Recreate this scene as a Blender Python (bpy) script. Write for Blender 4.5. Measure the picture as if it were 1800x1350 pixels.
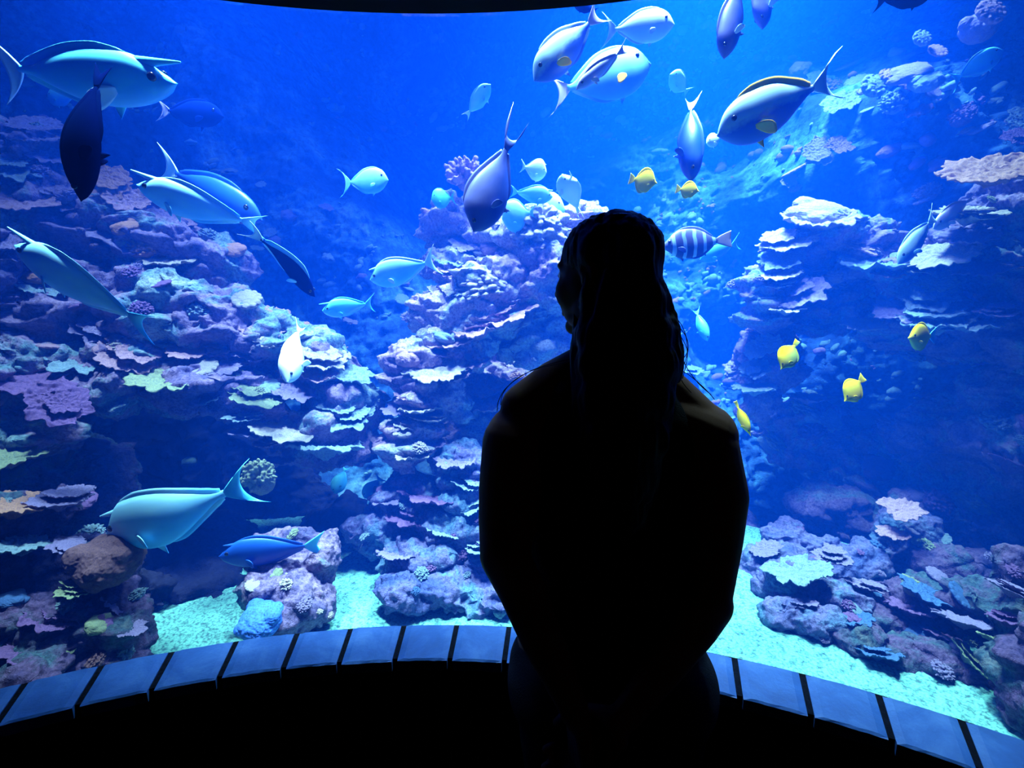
import bpy, math, random
import numpy as np
from mathutils import Vector, Matrix

for _o in list(bpy.data.objects):
    bpy.data.objects.remove(_o)
SC = bpy.context.scene
COL = SC.collection

# ---------------------------------------------------------------- camera
CAM_H = 1.46
PITCH = math.radians(8.0)
FPX = 850.0
_cd = bpy.data.cameras.new('camera')
_cd.sensor_width = 36.0
_cd.lens = FPX / 1800 * 36.0
_cd.clip_start = 0.02
cam = bpy.data.objects.new('camera', _cd)
cam.location = (0, 0, CAM_H)
cam.rotation_euler = (math.pi / 2 - PITCH, 0, 0)
COL.objects.link(cam)
SC.camera = cam

# ---------------------------------------------------------------- world and view
W = bpy.data.worlds.new('world')
SC.world = W
W.use_nodes = True
W.node_tree.nodes['Background'].inputs[0].default_value = (0.05, 0.08, 0.2, 1)
W.node_tree.nodes['Background'].inputs[1].default_value = 0.0
SC.view_settings.view_transform = 'Standard'
SC.view_settings.look = 'None'
SC.view_settings.gamma = 1.0
SC.view_settings.use_curve_mapping = False
SC.view_settings.exposure = -0.38
SC.cycles.max_bounces = 6
SC.cycles.diffuse_bounces = 2
SC.cycles.volume_bounces = 0
SC.cycles.transparent_max_bounces = 16
SC.cycles.sample_clamp_indirect = 4.0

# ---------------------------------------------------------------- lamps over the open top of the tank
def area(name, loc, size, power, color, target=None, spread=180):
    d = bpy.data.lights.new(name, 'AREA')
    d.shape = 'DISK'
    d.size = size
    d.energy = power
    d.color = color
    d.spread = math.radians(spread)
    o = bpy.data.objects.new(name, d)
    o.location = loc
    if target:
        v = Vector(target) - Vector(loc)
        o.rotation_euler = v.to_track_quat('-Z', 'Y').to_euler()
    COL.objects.link(o)
    return o

LCOL = (0.33, 0.58, 1.0)
area('tank_lamp', (1.25, 2.75, 4.75), 0.6, 370, (0.33, 0.68, 1.0), (0.95, 2.75, 0.5), 70)
area('tank_lamp', (0.30, 2.3, 4.75), 0.6, 140, LCOL, (0.15, 2.2, 0.5), 60)
area('tank_lamp', (-1.2, 2.2, 4.75), 0.6, 42, (0.24, 0.50, 1.0), (-0.9, 2.1, 0.5), 80)
area('tank_lamp', (-0.95, 1.32, 4.75), 0.4, 150, LCOL, (-0.75, 1.38, 0.5), 44)
area('tank_lamp', (0.5, 1.50, 4.75), 0.4, 140, LCOL, (0.5, 1.6, 0.5), 50)
area('room_lamp', (1.2, -1.6, 2.6), 0.3, 0.12, (1.0, 0.5, 0.28), (0.2, 0.8, 1.0), 120)

# ---------------------------------------------------------------- helpers
GC = Vector((-0.18, -0.94))      # plan centre of the curved window
GR = 2.11                        # radius of its inner face

def P(px, py, Y):
    """world point at distance Y (along +Y) seen at a pixel of the 1800x1350 frame"""
    x = (px - 900.0) / FPX
    zc = -(py - 675.0) / FPX
    y = math.cos(PITCH) + math.sin(PITCH) * zc
    z = -math.sin(PITCH) + math.cos(PITCH) * zc
    t = Y / y
    return Vector((x * t, Y, CAM_H + z * t))

def tag(o, label=None, cat=None, group=None, kind=None):
    if label: o['label'] = label
    if cat: o['category'] = cat
    if group: o['group'] = group
    if kind: o['kind'] = kind
    return o

def mk(name, verts, faces, mat=None, parent=None, smooth=True, link=True, fixn=False):
    me = bpy.data.meshes.new(name)
    me.from_pydata([tuple(v) for v in verts], [], [tuple(f) for f in faces])
    if smooth:
        me.polygons.foreach_set('use_smooth', [True] * len(me.polygons))
    me.update()
    if fixn:
        import bmesh
        bm = bmesh.new(); bm.from_mesh(me); bmesh.ops.recalc_face_normals(bm, faces=bm.faces); bm.to_mesh(me); bm.free()
    o = bpy.data.objects.new(name, me)
    if mat: me.materials.append(mat)
    if link: COL.objects.link(o)
    if parent: o.parent = parent
    return o

def empty(name, loc=(0, 0, 0)):
    o = bpy.data.objects.new(name, None)
    o.location = loc
    o.empty_display_size = 0.05
    COL.objects.link(o)
    return o

# vectorised gradient noise
_rs = np.random.RandomState(7)
_perm = _rs.permutation(256)
_perm = np.concatenate([_perm, _perm, _perm])
_grad = _rs.normal(size=(256, 3))
_grad /= np.linalg.norm(_grad, axis=1)[:, None]

def pnoise(p):
    p = np.asarray(p, float)
    i = np.floor(p).astype(int)
    f = p - i
    u = f * f * f * (f * (f * 6 - 15) + 10)
    i &= 255
    r = 0
    for dx in (0, 1):
        for dy in (0, 1):
            for dz in (0, 1):
                h = _perm[_perm[_perm[i[:, 0] + dx] + i[:, 1] + dy] + i[:, 2] + dz]
                g = _grad[h]
                d = f - np.array([dx, dy, dz])
                w = (u[:, 0] if dx else 1 - u[:, 0]) * (u[:, 1] if dy else 1 - u[:, 1]) * (u[:, 2] if dz else 1 - u[:, 2])
                r = r + w * (g * d).sum(1)
    return r * 1.5

def fbm(p, f, octv=4, gain=0.5, seed=0.0):
    p = np.asarray(p, float) * f + seed * 17.31
    a, r = 1.0, 0
    for k in range(octv):
        r = r + a * pnoise(p)
        p = p * 2.03 + 5.7
        a *= gain
    return r

def get_co(me):
    a = np.empty(len(me.vertices) * 3)
    me.vertices.foreach_get('co', a)
    return a.reshape(-1, 3)

def set_co(me, a):
    me.vertices.foreach_set('co', np.ascontiguousarray(a, dtype=np.float32).ravel())
    me.update()

def get_no(me):
    a = np.empty(len(me.vertices) * 3, dtype=np.float32)
    me.vertex_normals.foreach_get('vector', a)
    return a.reshape(-1, 3).astype(float)

def remesh(name, verts, faces, voxel, smooth_it=0):
    """fuse overlapping closed shells into one continuous surface"""
    o = mk('temp', verts, faces)
    m = o.modifiers.new('r', 'REMESH')
    m.mode = 'VOXEL'
    m.voxel_size = voxel
    m.use_smooth_shade = True
    if smooth_it:
        s = o.modifiers.new('s', 'SMOOTH')
        s.iterations = smooth_it
        s.factor = 0.5
    dg = bpy.context.evaluated_depsgraph_get()
    dg.update()
    me = bpy.data.meshes.new_from_object(o.evaluated_get(dg))
    me.name = name
    old = o.data
    bpy.data.objects.remove(o)
    bpy.data.meshes.remove(old)
    me.polygons.foreach_set('use_smooth', [True] * len(me.polygons))
    return me

def obj_from(name, me, mat=None, parent=None):
    o = bpy.data.objects.new(name, me)
    me.materials.clear()
    if mat: me.materials.append(mat)
    COL.objects.link(o)
    if parent: o.parent = parent
    return o

# unit icosphere
def _ico(sub):
    import bmesh
    bm = bmesh.new()
    bmesh.ops.create_icosphere(bm, subdivisions=sub, radius=1.0)
    v = np.array([x.co[:] for x in bm.verts])
    f = [[w.index for w in x.verts] for x in bm.faces]
    bm.free()
    return v, f
ICO2, ICO3, ICO4, ICO5 = _ico(2), _ico(3), _ico(4), _ico(5)

class Acc:
    """collects closed shells for one mesh"""
    def __init__(s):
        s.v = []; s.f = []; s.n = 0
    def add(s, v, f):
        v = np.asarray(v)
        s.v.append(v)
        s.f.extend([[i + s.n for i in q] for q in f])
        s.n += len(v)
    def ell(s, c, r, rot=None, ico=None):
        v, f = ico or ICO3
        v = v * np.array(r)
        if rot is not None:
            v = v @ np.array(rot).T
        s.add(v + np.array(c), f)
    def cap(s, a, b, ra, rb, n=18, rings=5, flat=1.0, axis=(0, 1, 0)):
        """tapered capsule from a to b; flat<1 squeezes it along axis"""
        a, b = np.array(a, float), np.array(b, float)
        d = b - a; L = np.linalg.norm(d); d /= L
        e = np.array(axis, float); e = e - d * (e @ d); e /= np.linalg.norm(e)
        g = np.cross(d, e)
        V, F = [], []
        prof = []
        for k in range(rings + 1):
            t = math.pi / 2 * (1 - k / rings)
            prof.append((-ra * math.sin(t), max(1e-4, ra * math.cos(t))))
        for k in range(1, rings):
            t = k / rings
            prof.append((L * t, ra + (rb - ra) * t))
        for k in range(rings + 1):
            t = math.pi / 2 * k / rings
            prof.append((L + rb * math.sin(t), max(1e-4, rb * math.cos(t))))
        for (h, r) in prof:
            for j in range(n):
                w = 2 * math.pi * j / n
                V.append(a + d * h + e * (r * flat * math.cos(w)) + g * (r * math.sin(w)))
        m = len(prof)
        for i in range(m - 1):
            for j in range(n):
                F.append([i * n + j, i * n + (j + 1) % n, (i + 1) * n + (j + 1) % n, (i + 1) * n + j])
        F.append(list(range(n))[::-1]); F.append([(m - 1) * n + j for j in range(n)])
        s.add(V, F)
    def chain(s, pts, **k):
        for (p, q) in zip(pts[:-1], pts[1:]):
            s.cap(p[:3], q[:3], p[3], q[3], **k)
    def verts(s):
        return np.concatenate(s.v)

# ---------------------------------------------------------------- materials
def nodes_of(name):
    m = bpy.data.materials.new(name)
    m.use_nodes = True
    nt = m.node_tree
    return m, nt, nt.nodes['Principled BSDF']

def ramp(nt, stops, interp='LINEAR'):
    r = nt.nodes.new('ShaderNodeValToRGB')
    cr = r.color_ramp
    cr.interpolation = interp
    while len(cr.elements) > 1:
        cr.elements.remove(cr.elements[0])
    cr.elements[0].position = stops[0][0]
    cr.elements[0].color = (*stops[0][1], 1)
    for p, c in stops[1:]:
        e = cr.elements.new(p)
        e.color = (*c, 1)
    return r

def noise_node(nt, scale, detail=4, rough=0.55, coord='Object', dist=0.0):
    tc = nt.nodes.new('ShaderNodeTexCoord')
    n = nt.nodes.new('ShaderNodeTexNoise')
    n.inputs['Scale'].default_value = scale
    n.inputs['Detail'].default_value = detail
    n.inputs['Roughness'].default_value = rough
    n.inputs['Distortion'].default_value = dist
    nt.links.new(tc.outputs[coord], n.inputs['Vector'])
    return n

def add_bump(nt, bsdf, src, strength, dist):
    b = nt.nodes.new('ShaderNodeBump')
    b.inputs['Strength'].default_value = strength
    b.inputs['Distance'].default_value = dist
    nt.links.new(src, b.inputs['Height'])
    nt.links.new(b.outputs[0], bsdf.inputs['Normal'])
    return b

def plain(name, col, rough=0.7, spec=0.3, bump=0.0, bscale=60, vary=0.0):
    m, nt, b = nodes_of(name)
    b.inputs['Roughness'].default_value = rough
    b.inputs['Specular IOR Level'].default_value = spec
    n = noise_node(nt, bscale, 5)
    lo = tuple(c * (1 - vary) for c in col); hi = tuple(min(1, c * (1 + vary)) for c in col)
    r = ramp(nt, [(0.3, lo), (0.7, hi)])
    nt.links.new(n.outputs['Fac'], r.inputs[0])
    nt.links.new(r.outputs[0], b.inputs['Base Color'])
    if bump: add_bump(nt, b, n.outputs['Fac'], bump, 0.01)
    return m

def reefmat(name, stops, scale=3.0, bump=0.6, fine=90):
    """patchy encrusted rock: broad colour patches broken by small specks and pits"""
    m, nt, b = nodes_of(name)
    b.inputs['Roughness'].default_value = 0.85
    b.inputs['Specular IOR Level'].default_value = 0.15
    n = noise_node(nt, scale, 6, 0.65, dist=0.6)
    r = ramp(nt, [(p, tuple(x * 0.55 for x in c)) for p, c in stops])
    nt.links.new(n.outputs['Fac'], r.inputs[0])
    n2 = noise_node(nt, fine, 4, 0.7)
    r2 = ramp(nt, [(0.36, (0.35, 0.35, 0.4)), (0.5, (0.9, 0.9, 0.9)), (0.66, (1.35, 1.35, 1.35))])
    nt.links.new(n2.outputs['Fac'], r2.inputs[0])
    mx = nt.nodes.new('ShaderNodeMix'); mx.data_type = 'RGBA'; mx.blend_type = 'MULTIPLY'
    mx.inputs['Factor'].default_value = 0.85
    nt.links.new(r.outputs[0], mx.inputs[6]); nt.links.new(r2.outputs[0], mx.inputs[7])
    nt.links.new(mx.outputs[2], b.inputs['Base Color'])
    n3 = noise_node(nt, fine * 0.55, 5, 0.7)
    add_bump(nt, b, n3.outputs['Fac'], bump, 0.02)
    return m

M = {}
M['black'] = plain('dark_paint', (0.004, 0.004, 0.006), 0.9, 0.05)
M['reef'] = reefmat('live_rock', [(0.25, (0.03, 0.06, 0.14)), (0.40, (0.20, 0.14, 0.32)), (0.50, (0.42, 0.26, 0.42)), (0.58, (0.20, 0.36, 0.42)), (0.70, (0.55, 0.60, 0.55))])
M['reef_warm'] = reefmat('pink_live_rock', [(0.25, (0.06, 0.07, 0.16)), (0.40, (0.40, 0.22, 0.38)), (0.50, (0.65, 0.42, 0.50)), (0.60, (0.45, 0.50, 0.55)), (0.72, (0.72, 0.66, 0.55))])
M['reef_dark'] = reefmat('dark_live_rock', [(0.25, (0.015, 0.02, 0.06)), (0.42, (0.07, 0.05, 0.15)), (0.52, (0.16, 0.09, 0.20)), (0.60, (0.06, 0.12, 0.16)), (0.72, (0.24, 0.22, 0.20))])
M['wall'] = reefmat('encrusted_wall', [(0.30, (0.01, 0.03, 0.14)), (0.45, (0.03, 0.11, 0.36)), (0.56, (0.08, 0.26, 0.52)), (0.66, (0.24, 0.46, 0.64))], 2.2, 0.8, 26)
M['cave'] = reefmat('shade_dark_cave_rock', [(0.3, (0.004, 0.006, 0.02)), (0.6, (0.02, 0.02, 0.06)), (0.75, (0.05, 0.05, 0.09))])  # near-black base colour stands in for the cave's shade
M['reef_blue'] = reefmat('blue_live_rock', [(0.25, (0.02, 0.05, 0.14)), (0.40, (0.10, 0.12, 0.34)), (0.50, (0.22, 0.18, 0.40)), (0.60, (0.12, 0.26, 0.42)), (0.72, (0.34, 0.44, 0.52))])
# ---------------------------------------------------------------- the viewing room and the curved window
def arc(r, a0, a1, n):
    return [(GC.x + r * math.sin(a0 + (a1 - a0) * i / n), GC.y + r * math.cos(a0 + (a1 - a0) * i / n)) for i in range(n + 1)]

def ring_solid(name, r0, r1, z0, z1, a0, a1, n, mat, parent=None, smooth=False):
    A, B = arc(r0, a0, a1, n), arc(r1, a0, a1, n)
    V = [(x, y, z0) for x, y in A] + [(x, y, z0) for x, y in B] + [(x, y, z1) for x, y in A] + [(x, y, z1) for x, y in B]
    m = n + 1; F = []
    for i in range(n):
        F += [(i, i + 1, m + i + 1, m + i), (2 * m + i, 3 * m + i, 3 * m + i + 1, 2 * m + i + 1),
              (i, 2 * m + i, 2 * m + i + 1, i + 1), (m + i, m + i + 1, 3 * m + i + 1, 3 * m + i)]
    F += [(0, m, 3 * m, 2 * m), (n, 2 * m + n, 3 * m + n, m + n)]
    return mk(name, V, F, mat, parent, smooth, fixn=True)

LEDGE_Z = CAM_H - 0.80
HEAD_Z = CAM_H + 0.66
AMAX = math.radians(66)

# acrylic pane: clear with a faint mirror sheen
gm = bpy.data.materials.new('clear_acrylic'); gm.use_nodes = True
nt = gm.node_tree; nt.nodes.clear()
out = nt.nodes.new('ShaderNodeOutputMaterial'); tr = nt.nodes.new('ShaderNodeBsdfTransparent')
gl = nt.nodes.new('ShaderNodeBsdfGlossy'); gl.inputs['Roughness'].default_value = 0.02
fr = nt.nodes.new('ShaderNodeLayerWeight'); fr.inputs['Blend'].default_value = 0.12
mp = nt.nodes.new('ShaderNodeMath'); mp.operation = 'MULTIPLY'; mp.inputs[1].default_value = 0.25
mx = nt.nodes.new('ShaderNodeMixShader')
nt.links.new(fr.outputs['Fresnel'], mp.inputs[0]); nt.links.new(mp.outputs[0], mx.inputs[0])
nt.links.new(tr.outputs[0], mx.inputs[1]); nt.links.new(gl.outputs[0], mx.inputs[2]); nt.links.new(mx.outputs[0], out.inputs[0])
win = ring_solid('window_1', GR, GR + 0.045, LEDGE_Z - 0.02, HEAD_Z + 0.02, -AMAX, AMAX, 72, gm, smooth=False)
tag(win, 'large curved clear viewing pane of the aquarium', kind='structure')

# header above the window, parapet below, end walls, shell
tag(ring_solid('trim_1', GR - 0.12, GR - 0.001, HEAD_Z, 4.95, -AMAX, AMAX, 72, M['black']), 'black curved header over the viewing pane', kind='structure')
tag(ring_solid('trim_4', GR, GR + 0.10, HEAD_Z + 0.07, 4.95, -AMAX, AMAX, 72, M['black']), 'black upper wall behind the header', kind='structure')
tag(ring_solid('wall_front', GR - 0.105, GR + 0.045, 0.0, LEDGE_Z - 0.035, -AMAX, AMAX, 72, M['black']), 'dark curved low wall under the window ledge', kind='structure')

def boxm(name, lo, hi, mat, parent=None, smooth=False):
    x0, y0, z0 = lo; x1, y1, z1 = hi
    V = [(x0, y0, z0), (x1, y0, z0), (x1, y1, z0), (x0, y1, z0), (x0, y0, z1), (x1, y0, z1), (x1, y1, z1), (x0, y1, z1)]
    F = [(0, 3, 2, 1), (4, 5, 6, 7), (0, 1, 5, 4), (1, 2, 6, 5), (2, 3, 7, 6), (3, 0, 4, 7)]
    return mk(name, V, F, mat, parent, smooth)

ex = GR * math.sin(AMAX); ey = GR * math.cos(AMAX) + GC.y
tag(boxm('floor', (-3.6, -3.4, -0.1), (3.3, 1.25, 0.0), M['black']), 'dark floor of the viewing room', kind='structure')
tag(boxm('ceiling', (-3.6, -3.4, 3.2), (3.3, 1.25, 3.3), M['black']), 'dark ceiling of the viewing room', kind='structure')
tag(boxm('wall_back', (-3.6, -3.5, 0.0), (3.3, -3.4, 3.2), M['black']), 'dark wall behind the viewer', kind='structure')
tag(boxm('wall_left', (-3.7, -3.4, 0.0), (-3.6, ey, 3.2), M['black']), 'dark left wall of the viewing room', kind='structure')
tag(boxm('wall_right', (3.3, -3.4, 0.0), (3.4, ey, 3.2), M['black']), 'dark right wall of the viewing room', kind='structure')
tag(boxm('wall_left_return', (-3.6, ey - 0.05, 0.0), (GC.x - ex + 0.05, ey + 0.1, 3.2), M['black']), 'dark wall left of the window', kind='structure')
tag(boxm('wall_right_return', (GC.x + ex - 0.05, ey - 0.05, 0.0), (3.3, ey + 0.1, 3.2), M['black']), 'dark wall right of the window', kind='structure')

# ledge: a ring of stone slabs on a dark mortar bed
m, nt, b = nodes_of('blue_lit_slate')
b.inputs['Roughness'].default_value = 0.5
b.inputs['Specular IOR Level'].default_value = 0.25
n = noise_node(nt, 9, 7, 0.7, dist=0.5)
r = ramp(nt, [(0.3, (0.010, 0.040, 0.16)), (0.5, (0.016, 0.062, 0.22)), (0.68, (0.04, 0.10, 0.28))])  # blue of the tank light is put into the stone colour
nt.links.new(n.outputs['Fac'], r.inputs[0]); nt.links.new(r.outputs[0], b.inputs['Base Color'])
n2 = noise_node(nt, 70, 6, 0.7); add_bump(nt, b, n2.outputs['Fac'], 0.35, 0.004)
M['slate'] = m
M['mortar'] = plain('dark_mortar', (0.003, 0.004, 0.009), 0.95, 0.02, 0.5, 120, 0.4)
LW = 0.133
tag(ring_solid('trim_2', GR - LW + 0.012, GR, LEDGE_Z - 0.035, LEDGE_Z - 0.006, -AMAX, AMAX, 90, M['mortar']), 'mortar bed under the slabs of the window ledge', kind='structure')
# joints measured along the pane (pixel columns on the glass line), continued evenly beyond the frame
def joint_angle(px, py):
    x = (px - 900.0) / FPX; zc = -(py - 675.0) / FPX
    y = math.cos(PITCH) + math.sin(PITCH) * zc; z = -math.sin(PITCH) + math.cos(PITCH) * zc
    t = -0.8 / z
    return math.atan2(x * t - GC.x, y * t - GC.y)
JP = [(45, 1196), (180, 1165), (303, 1141), (416, 1123), (522, 1112), (616, 1104), (710, 1099), (803, 1097), (895, 1099), (990, 1104), (1090, 1114), (1190, 1132), (1291, 1153), (1410, 1182), (1545, 1220), (1690, 1262)]
JA = [joint_angle(*q) for q in JP]
st = (JA[-1] - JA[0]) / (len(JA) - 1)
while JA[0] - st > -AMAX: JA.insert(0, JA[0] - st)
while JA[-1] + st < AMAX: JA.append(JA[-1] + st)
rng = random.Random(4)
ledge = Acc()
for k in range(len(JA) - 1):
    a0, a1 = JA[k] + 0.0032, JA[k + 1] - 0.0032
    nn = 8
    dz = rng.uniform(-0.0015, 0.0015); dr = rng.uniform(-0.003, 0.003)
    prof = [(GR - LW + dr + 0.002, -0.030), (GR - LW + dr, -0.004), (GR - LW + dr + 0.004, 0.0), (GR - 0.006, 0.0), (GR - 0.002, -0.004), (GR - 0.002, -0.030)]
    V = []
    for i in range(nn + 1):
        w = a0 + (a1 - a0) * i / nn
        for (rr, zz) in prof:
            jit = rng.uniform(-0.0012, 0.0012) if 0 < i < nn else rng.uniform(-0.0006, 0.0006)
            edge = 0.003 if i in (0, nn) and zz == 0.0 else 0
            V.append((GC.x + (rr + jit) * math.sin(w), GC.y + (rr + jit) * math.cos(w), LEDGE_Z + zz + dz - edge))
    q = len(prof); F = []
    for i in range(nn):
        for j in range(q):
            F.append([i * q + j, (i + 1) * q + j, (i + 1) * q + (j + 1) % q, i * q + (j + 1) % q])
    F.append(list(range(q))); F.append([nn * q + j for j in range(q)][::-1])
    ledge.add(V, F)
lo = mk('trim_3', ledge.verts(), ledge.f, M['slate'], smooth=False)
tag(lo, 'blue-lit stone slab ledge curving along the foot of the window', kind='structure')

# ---------------------------------------------------------------- tank: water, floor, back wall
wm = bpy.data.materials.new('sea_water'); wm.use_nodes = True
nt = wm.node_tree; nt.nodes.clear()
out = nt.nodes.new('ShaderNodeOutputMaterial')
vs = nt.nodes.new('ShaderNodeVolumeScatter'); va = nt.nodes.new('ShaderNodeVolumeAbsorption'); ad = nt.nodes.new('ShaderNodeAddShader')
vs.inputs['Color'].default_value = (0.004, 0.105, 1.0, 1); vs.inputs['Density'].default_value = 0.22
vs.inputs['Anisotropy'].default_value = 0.0
va.inputs['Color'].default_value = (0.45, 0.62, 1.0, 1); va.inputs['Density'].default_value = 0.26
nt.links.new(vs.outputs[0], ad.inputs[0]); nt.links.new(va.outputs[0], ad.inputs[1]); nt.links.new(ad.outputs[0], out.inputs['Volume'])
wat = ring_solid('water', GR + 0.046, 7.0, 0.20, 4.55, -AMAX + 0.02, AMAX - 0.02, 72, wm)
tag(wat, 'blue sea water filling the tank', kind='structure')

tag(ring_solid('wall_tank_end', GR + 0.0, 7.3, 0.0, 4.95, AMAX - 0.02, AMAX, 4, M['black']), 'right end wall of the tank', kind='structure')
tag(ring_solid('wall_tank_start', GR + 0.0, 7.3, 0.0, 4.95, -AMAX, -AMAX + 0.02, 4, M['black']), 'left end wall of the tank', kind='structure')
tag(ring_solid('wall_tank_back', 7.2, 7.3, 0.0, 4.95, -AMAX, AMAX, 40, M['black']), 'far dark wall of the tank', kind='structure')

def heightsurf(name, ctrl, x0, x1, z0, z1, nx, nz, mat, disp, power=2.6):
    """rock face: Y as a smooth function of X,Z through control points given as pixel + distance"""
    pts = np.array([P(*c)[:] for c in ctrl])
    X, Z = np.meshgrid(np.linspace(x0, x1, nx), np.linspace(z0, z1, nz))
    d2 = (X[..., None] - pts[:, 0]) ** 2 + (Z[..., None] - pts[:, 2]) ** 2 + 0.02
    w = d2 ** (-power / 2 * 1.0)
    Y = (w * pts[:, 1]).sum(-1) / w.sum(-1)
    co = np.stack([X, Y, Z], -1).reshape(-1, 3)
    idx = np.arange(nx * nz).reshape(nz, nx)
    F = np.stack([idx[:-1, :-1], idx[:-1, 1:], idx[1:, 1:], idx[1:, :-1]], -1).reshape(-1, 4)
    co = disp(co)
    o = mk(name, co, F.tolist(), mat)
    return o

def wall_disp(c):
    d = 0.22 * fbm(c, 1.1, 3, seed=1) + 0.05 * fbm(c, 4.5, 3, seed=2)
    lumps = np.clip(fbm(c, 9.0, 3, seed=3), 0, 1)
    d += 0.06 * lumps + 0.022 * fbm(c, 24, 3, seed=5)
    d = d + 0.05 * np.clip((c[:, 0] - 0.6) / 0.8, 0, 1) * np.abs(fbm(c, 12, 3, seed=11))
    c = c.copy(); c[:, 1] -= d
    return c
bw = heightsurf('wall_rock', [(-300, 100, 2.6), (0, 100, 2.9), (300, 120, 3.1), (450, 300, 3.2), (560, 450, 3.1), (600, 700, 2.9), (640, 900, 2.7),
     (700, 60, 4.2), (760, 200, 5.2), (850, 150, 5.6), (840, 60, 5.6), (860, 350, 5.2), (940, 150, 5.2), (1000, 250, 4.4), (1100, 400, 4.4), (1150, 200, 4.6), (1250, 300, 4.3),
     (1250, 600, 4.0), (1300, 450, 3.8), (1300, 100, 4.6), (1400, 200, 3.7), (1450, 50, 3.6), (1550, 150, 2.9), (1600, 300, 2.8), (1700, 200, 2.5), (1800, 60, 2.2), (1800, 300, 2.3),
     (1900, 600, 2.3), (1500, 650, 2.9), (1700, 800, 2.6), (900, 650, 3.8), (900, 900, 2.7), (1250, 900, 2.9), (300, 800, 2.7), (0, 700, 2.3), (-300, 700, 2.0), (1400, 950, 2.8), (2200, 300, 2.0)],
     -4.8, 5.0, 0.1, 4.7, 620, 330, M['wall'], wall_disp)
tag(bw, 'hazy rock wall at the back of the tank, dotted with growth', kind='structure')

# sand and gravel bed
def sand_z(x, y):
    c = np.stack([x, y, np.zeros_like(x)], -1)
    r = np.hypot(x - GC.x, y - GC.y)
    return LEDGE_Z - 0.26 + 0.03 * np.clip(r - GR - 0.05, 0, 3) + 0.02 * fbm(c, 2.2, 2, seed=9)
nr, na = 150, 900
R_, A_ = np.meshgrid(GR + 0.05 + 1.3 * np.linspace(0, 1, nr) ** 1.5, np.linspace(-AMAX + .02, AMAX - .02, na), indexing='ij')
sx = (GC.x + R_ * np.sin(A_)).ravel(); sy = (GC.y + R_ * np.cos(A_)).ravel()
cc = np.stack([sx, sy, np.zeros_like(sx)], -1)
sz = sand_z(sx, sy) + 0.0045 * fbm(cc, 45, 2, seed=4) + 0.0035 * np.abs(fbm(cc, 110, 1, seed=6))
idx = np.arange(nr * na).reshape(nr, na)
F = np.stack([idx[:-1, :-1], idx[:-1, 1:], idx[1:, 1:], idx[1:, :-1]], -1).reshape(-1, 4)[:, ::-1]
m, nt, b = nodes_of('coral_gravel')
b.inputs['Roughness'].default_value = 0.9
vt = nt.nodes.new('ShaderNodeTexVoronoi'); vt.inputs['Scale'].default_value = 130
tc = nt.nodes.new('ShaderNodeTexCoord'); nt.links.new(tc.outputs['Object'], vt.inputs['Vector'])
r = ramp(nt, [(0.0, (0.15, 0.42, 0.34)), (0.55, (0.11, 0.33, 0.28)), (0.9, (0.03, 0.10, 0.11))])
nt.links.new(vt.outputs['Distance'], r.inputs[0])
nn_ = noise_node(nt, 38, 4, 0.8); r3 = ramp(nt, [(0.36, (0.3, 0.38, 0.42)), (0.5, (1, 1, 1))])
nt.links.new(nn_.outputs['Fac'], r3.inputs[0])
mx = nt.nodes.new('ShaderNodeMix'); mx.data_type = 'RGBA'; mx.blend_type = 'MULTIPLY'; mx.inputs['Factor'].default_value = 1
nt.links.new(r.outputs[0], mx.inputs[6]); nt.links.new(r3.outputs[0], mx.inputs[7]); nt.links.new(mx.outputs[2], b.inputs['Base Color'])
add_bump(nt, b, vt.outputs['Distance'], -0.6, 0.004)
sand = mk('gravel', np.stack([sx, sy, sz], -1), F.tolist(), m)
tag(sand, 'pale coral gravel on the bed of the tank behind the ledge', 'gravel', kind='stuff')
# ---------------------------------------------------------------- reef masses of fused live rock
def ledge_disp(me, amp=1.0, seed=0, freq=8.5, ledge=0.06, tilt=0.0):
    co = get_co(me); no = get_no(me)
    d = 0.055 * fbm(co, 3.2, 3, seed=seed + 1) + 0.028 * fbm(co, 9, 3, seed=seed + 2)
    c = co + no * (d * amp)[:, None]
    s = (c[:, 2] + tilt * c[:, 0]) * freq + 1.6 * fbm(c * np.array([1, 1, .35]), 2.6, 3, seed=seed + 3)
    fr = s - np.floor(s)
    sh = np.where(fr < 0.82, fr / 0.82, (1 - fr) / 0.18)
    am = ledge * np.clip(0.55 + 1.1 * fbm(co, 4.0, 2, seed=seed + 4), 0.1, 1.3) * amp
    hn = no.copy(); hn[:, 2] = 0
    c = c + hn * (sh * am)[:, None]
    lob = fbm(c, 21, 3, seed=seed + 5)
    c = c + no * (0.014 * amp * np.abs(lob) * 1.6 - 0.006 + 0.004 * fbm(c, 62, 2, seed=seed + 6))[:, None]
    # stay behind the pane
    dx, dy = c[:, 0] - GC.x, c[:, 1] - GC.y
    r = np.hypot(dx, dy); k = np.maximum(r, GR + 0.075) / r
    c[:, 0] = GC.x + dx * k; c[:, 1] = GC.y + dy * k
    set_co(me, c)

def mass(name, lumps, label, mat, voxel=0.0075, seed=0, **kw):
    rg = random.Random(seed + 5)
    a = Acc()
    for L in lumps:
        px, py, Y, rx, ry = L[:5]
        rz = L[5] if len(L) > 5 else None
        p = P(px, py, Y); s = Y / FPX
        r = np.array([rx * s, rz if rz else 0.5 * (rx + ry) * s * 0.9, ry * s])
        an = rg.uniform(-0.4, 0.4)
        rot = Matrix.Rotation(an, 3, 'Y') @ Matrix.Rotation(rg.uniform(-.4, .4), 3, 'Z')
        v, f = ICO4
        v = v * (1 + 0.22 * fbm(v, 1.7, 2, seed=rg.random() * 9))[:, None] * r
        v = v @ np.array(rot).T
        a.add(v + np.array(p), f)
    me = remesh(name, a.verts(), a.f, voxel)
    ledge_disp(me, seed=seed, **kw)
    o = obj_from(name, me, mat)
    tag(o, label, 'reef rock')
    return o

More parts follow.
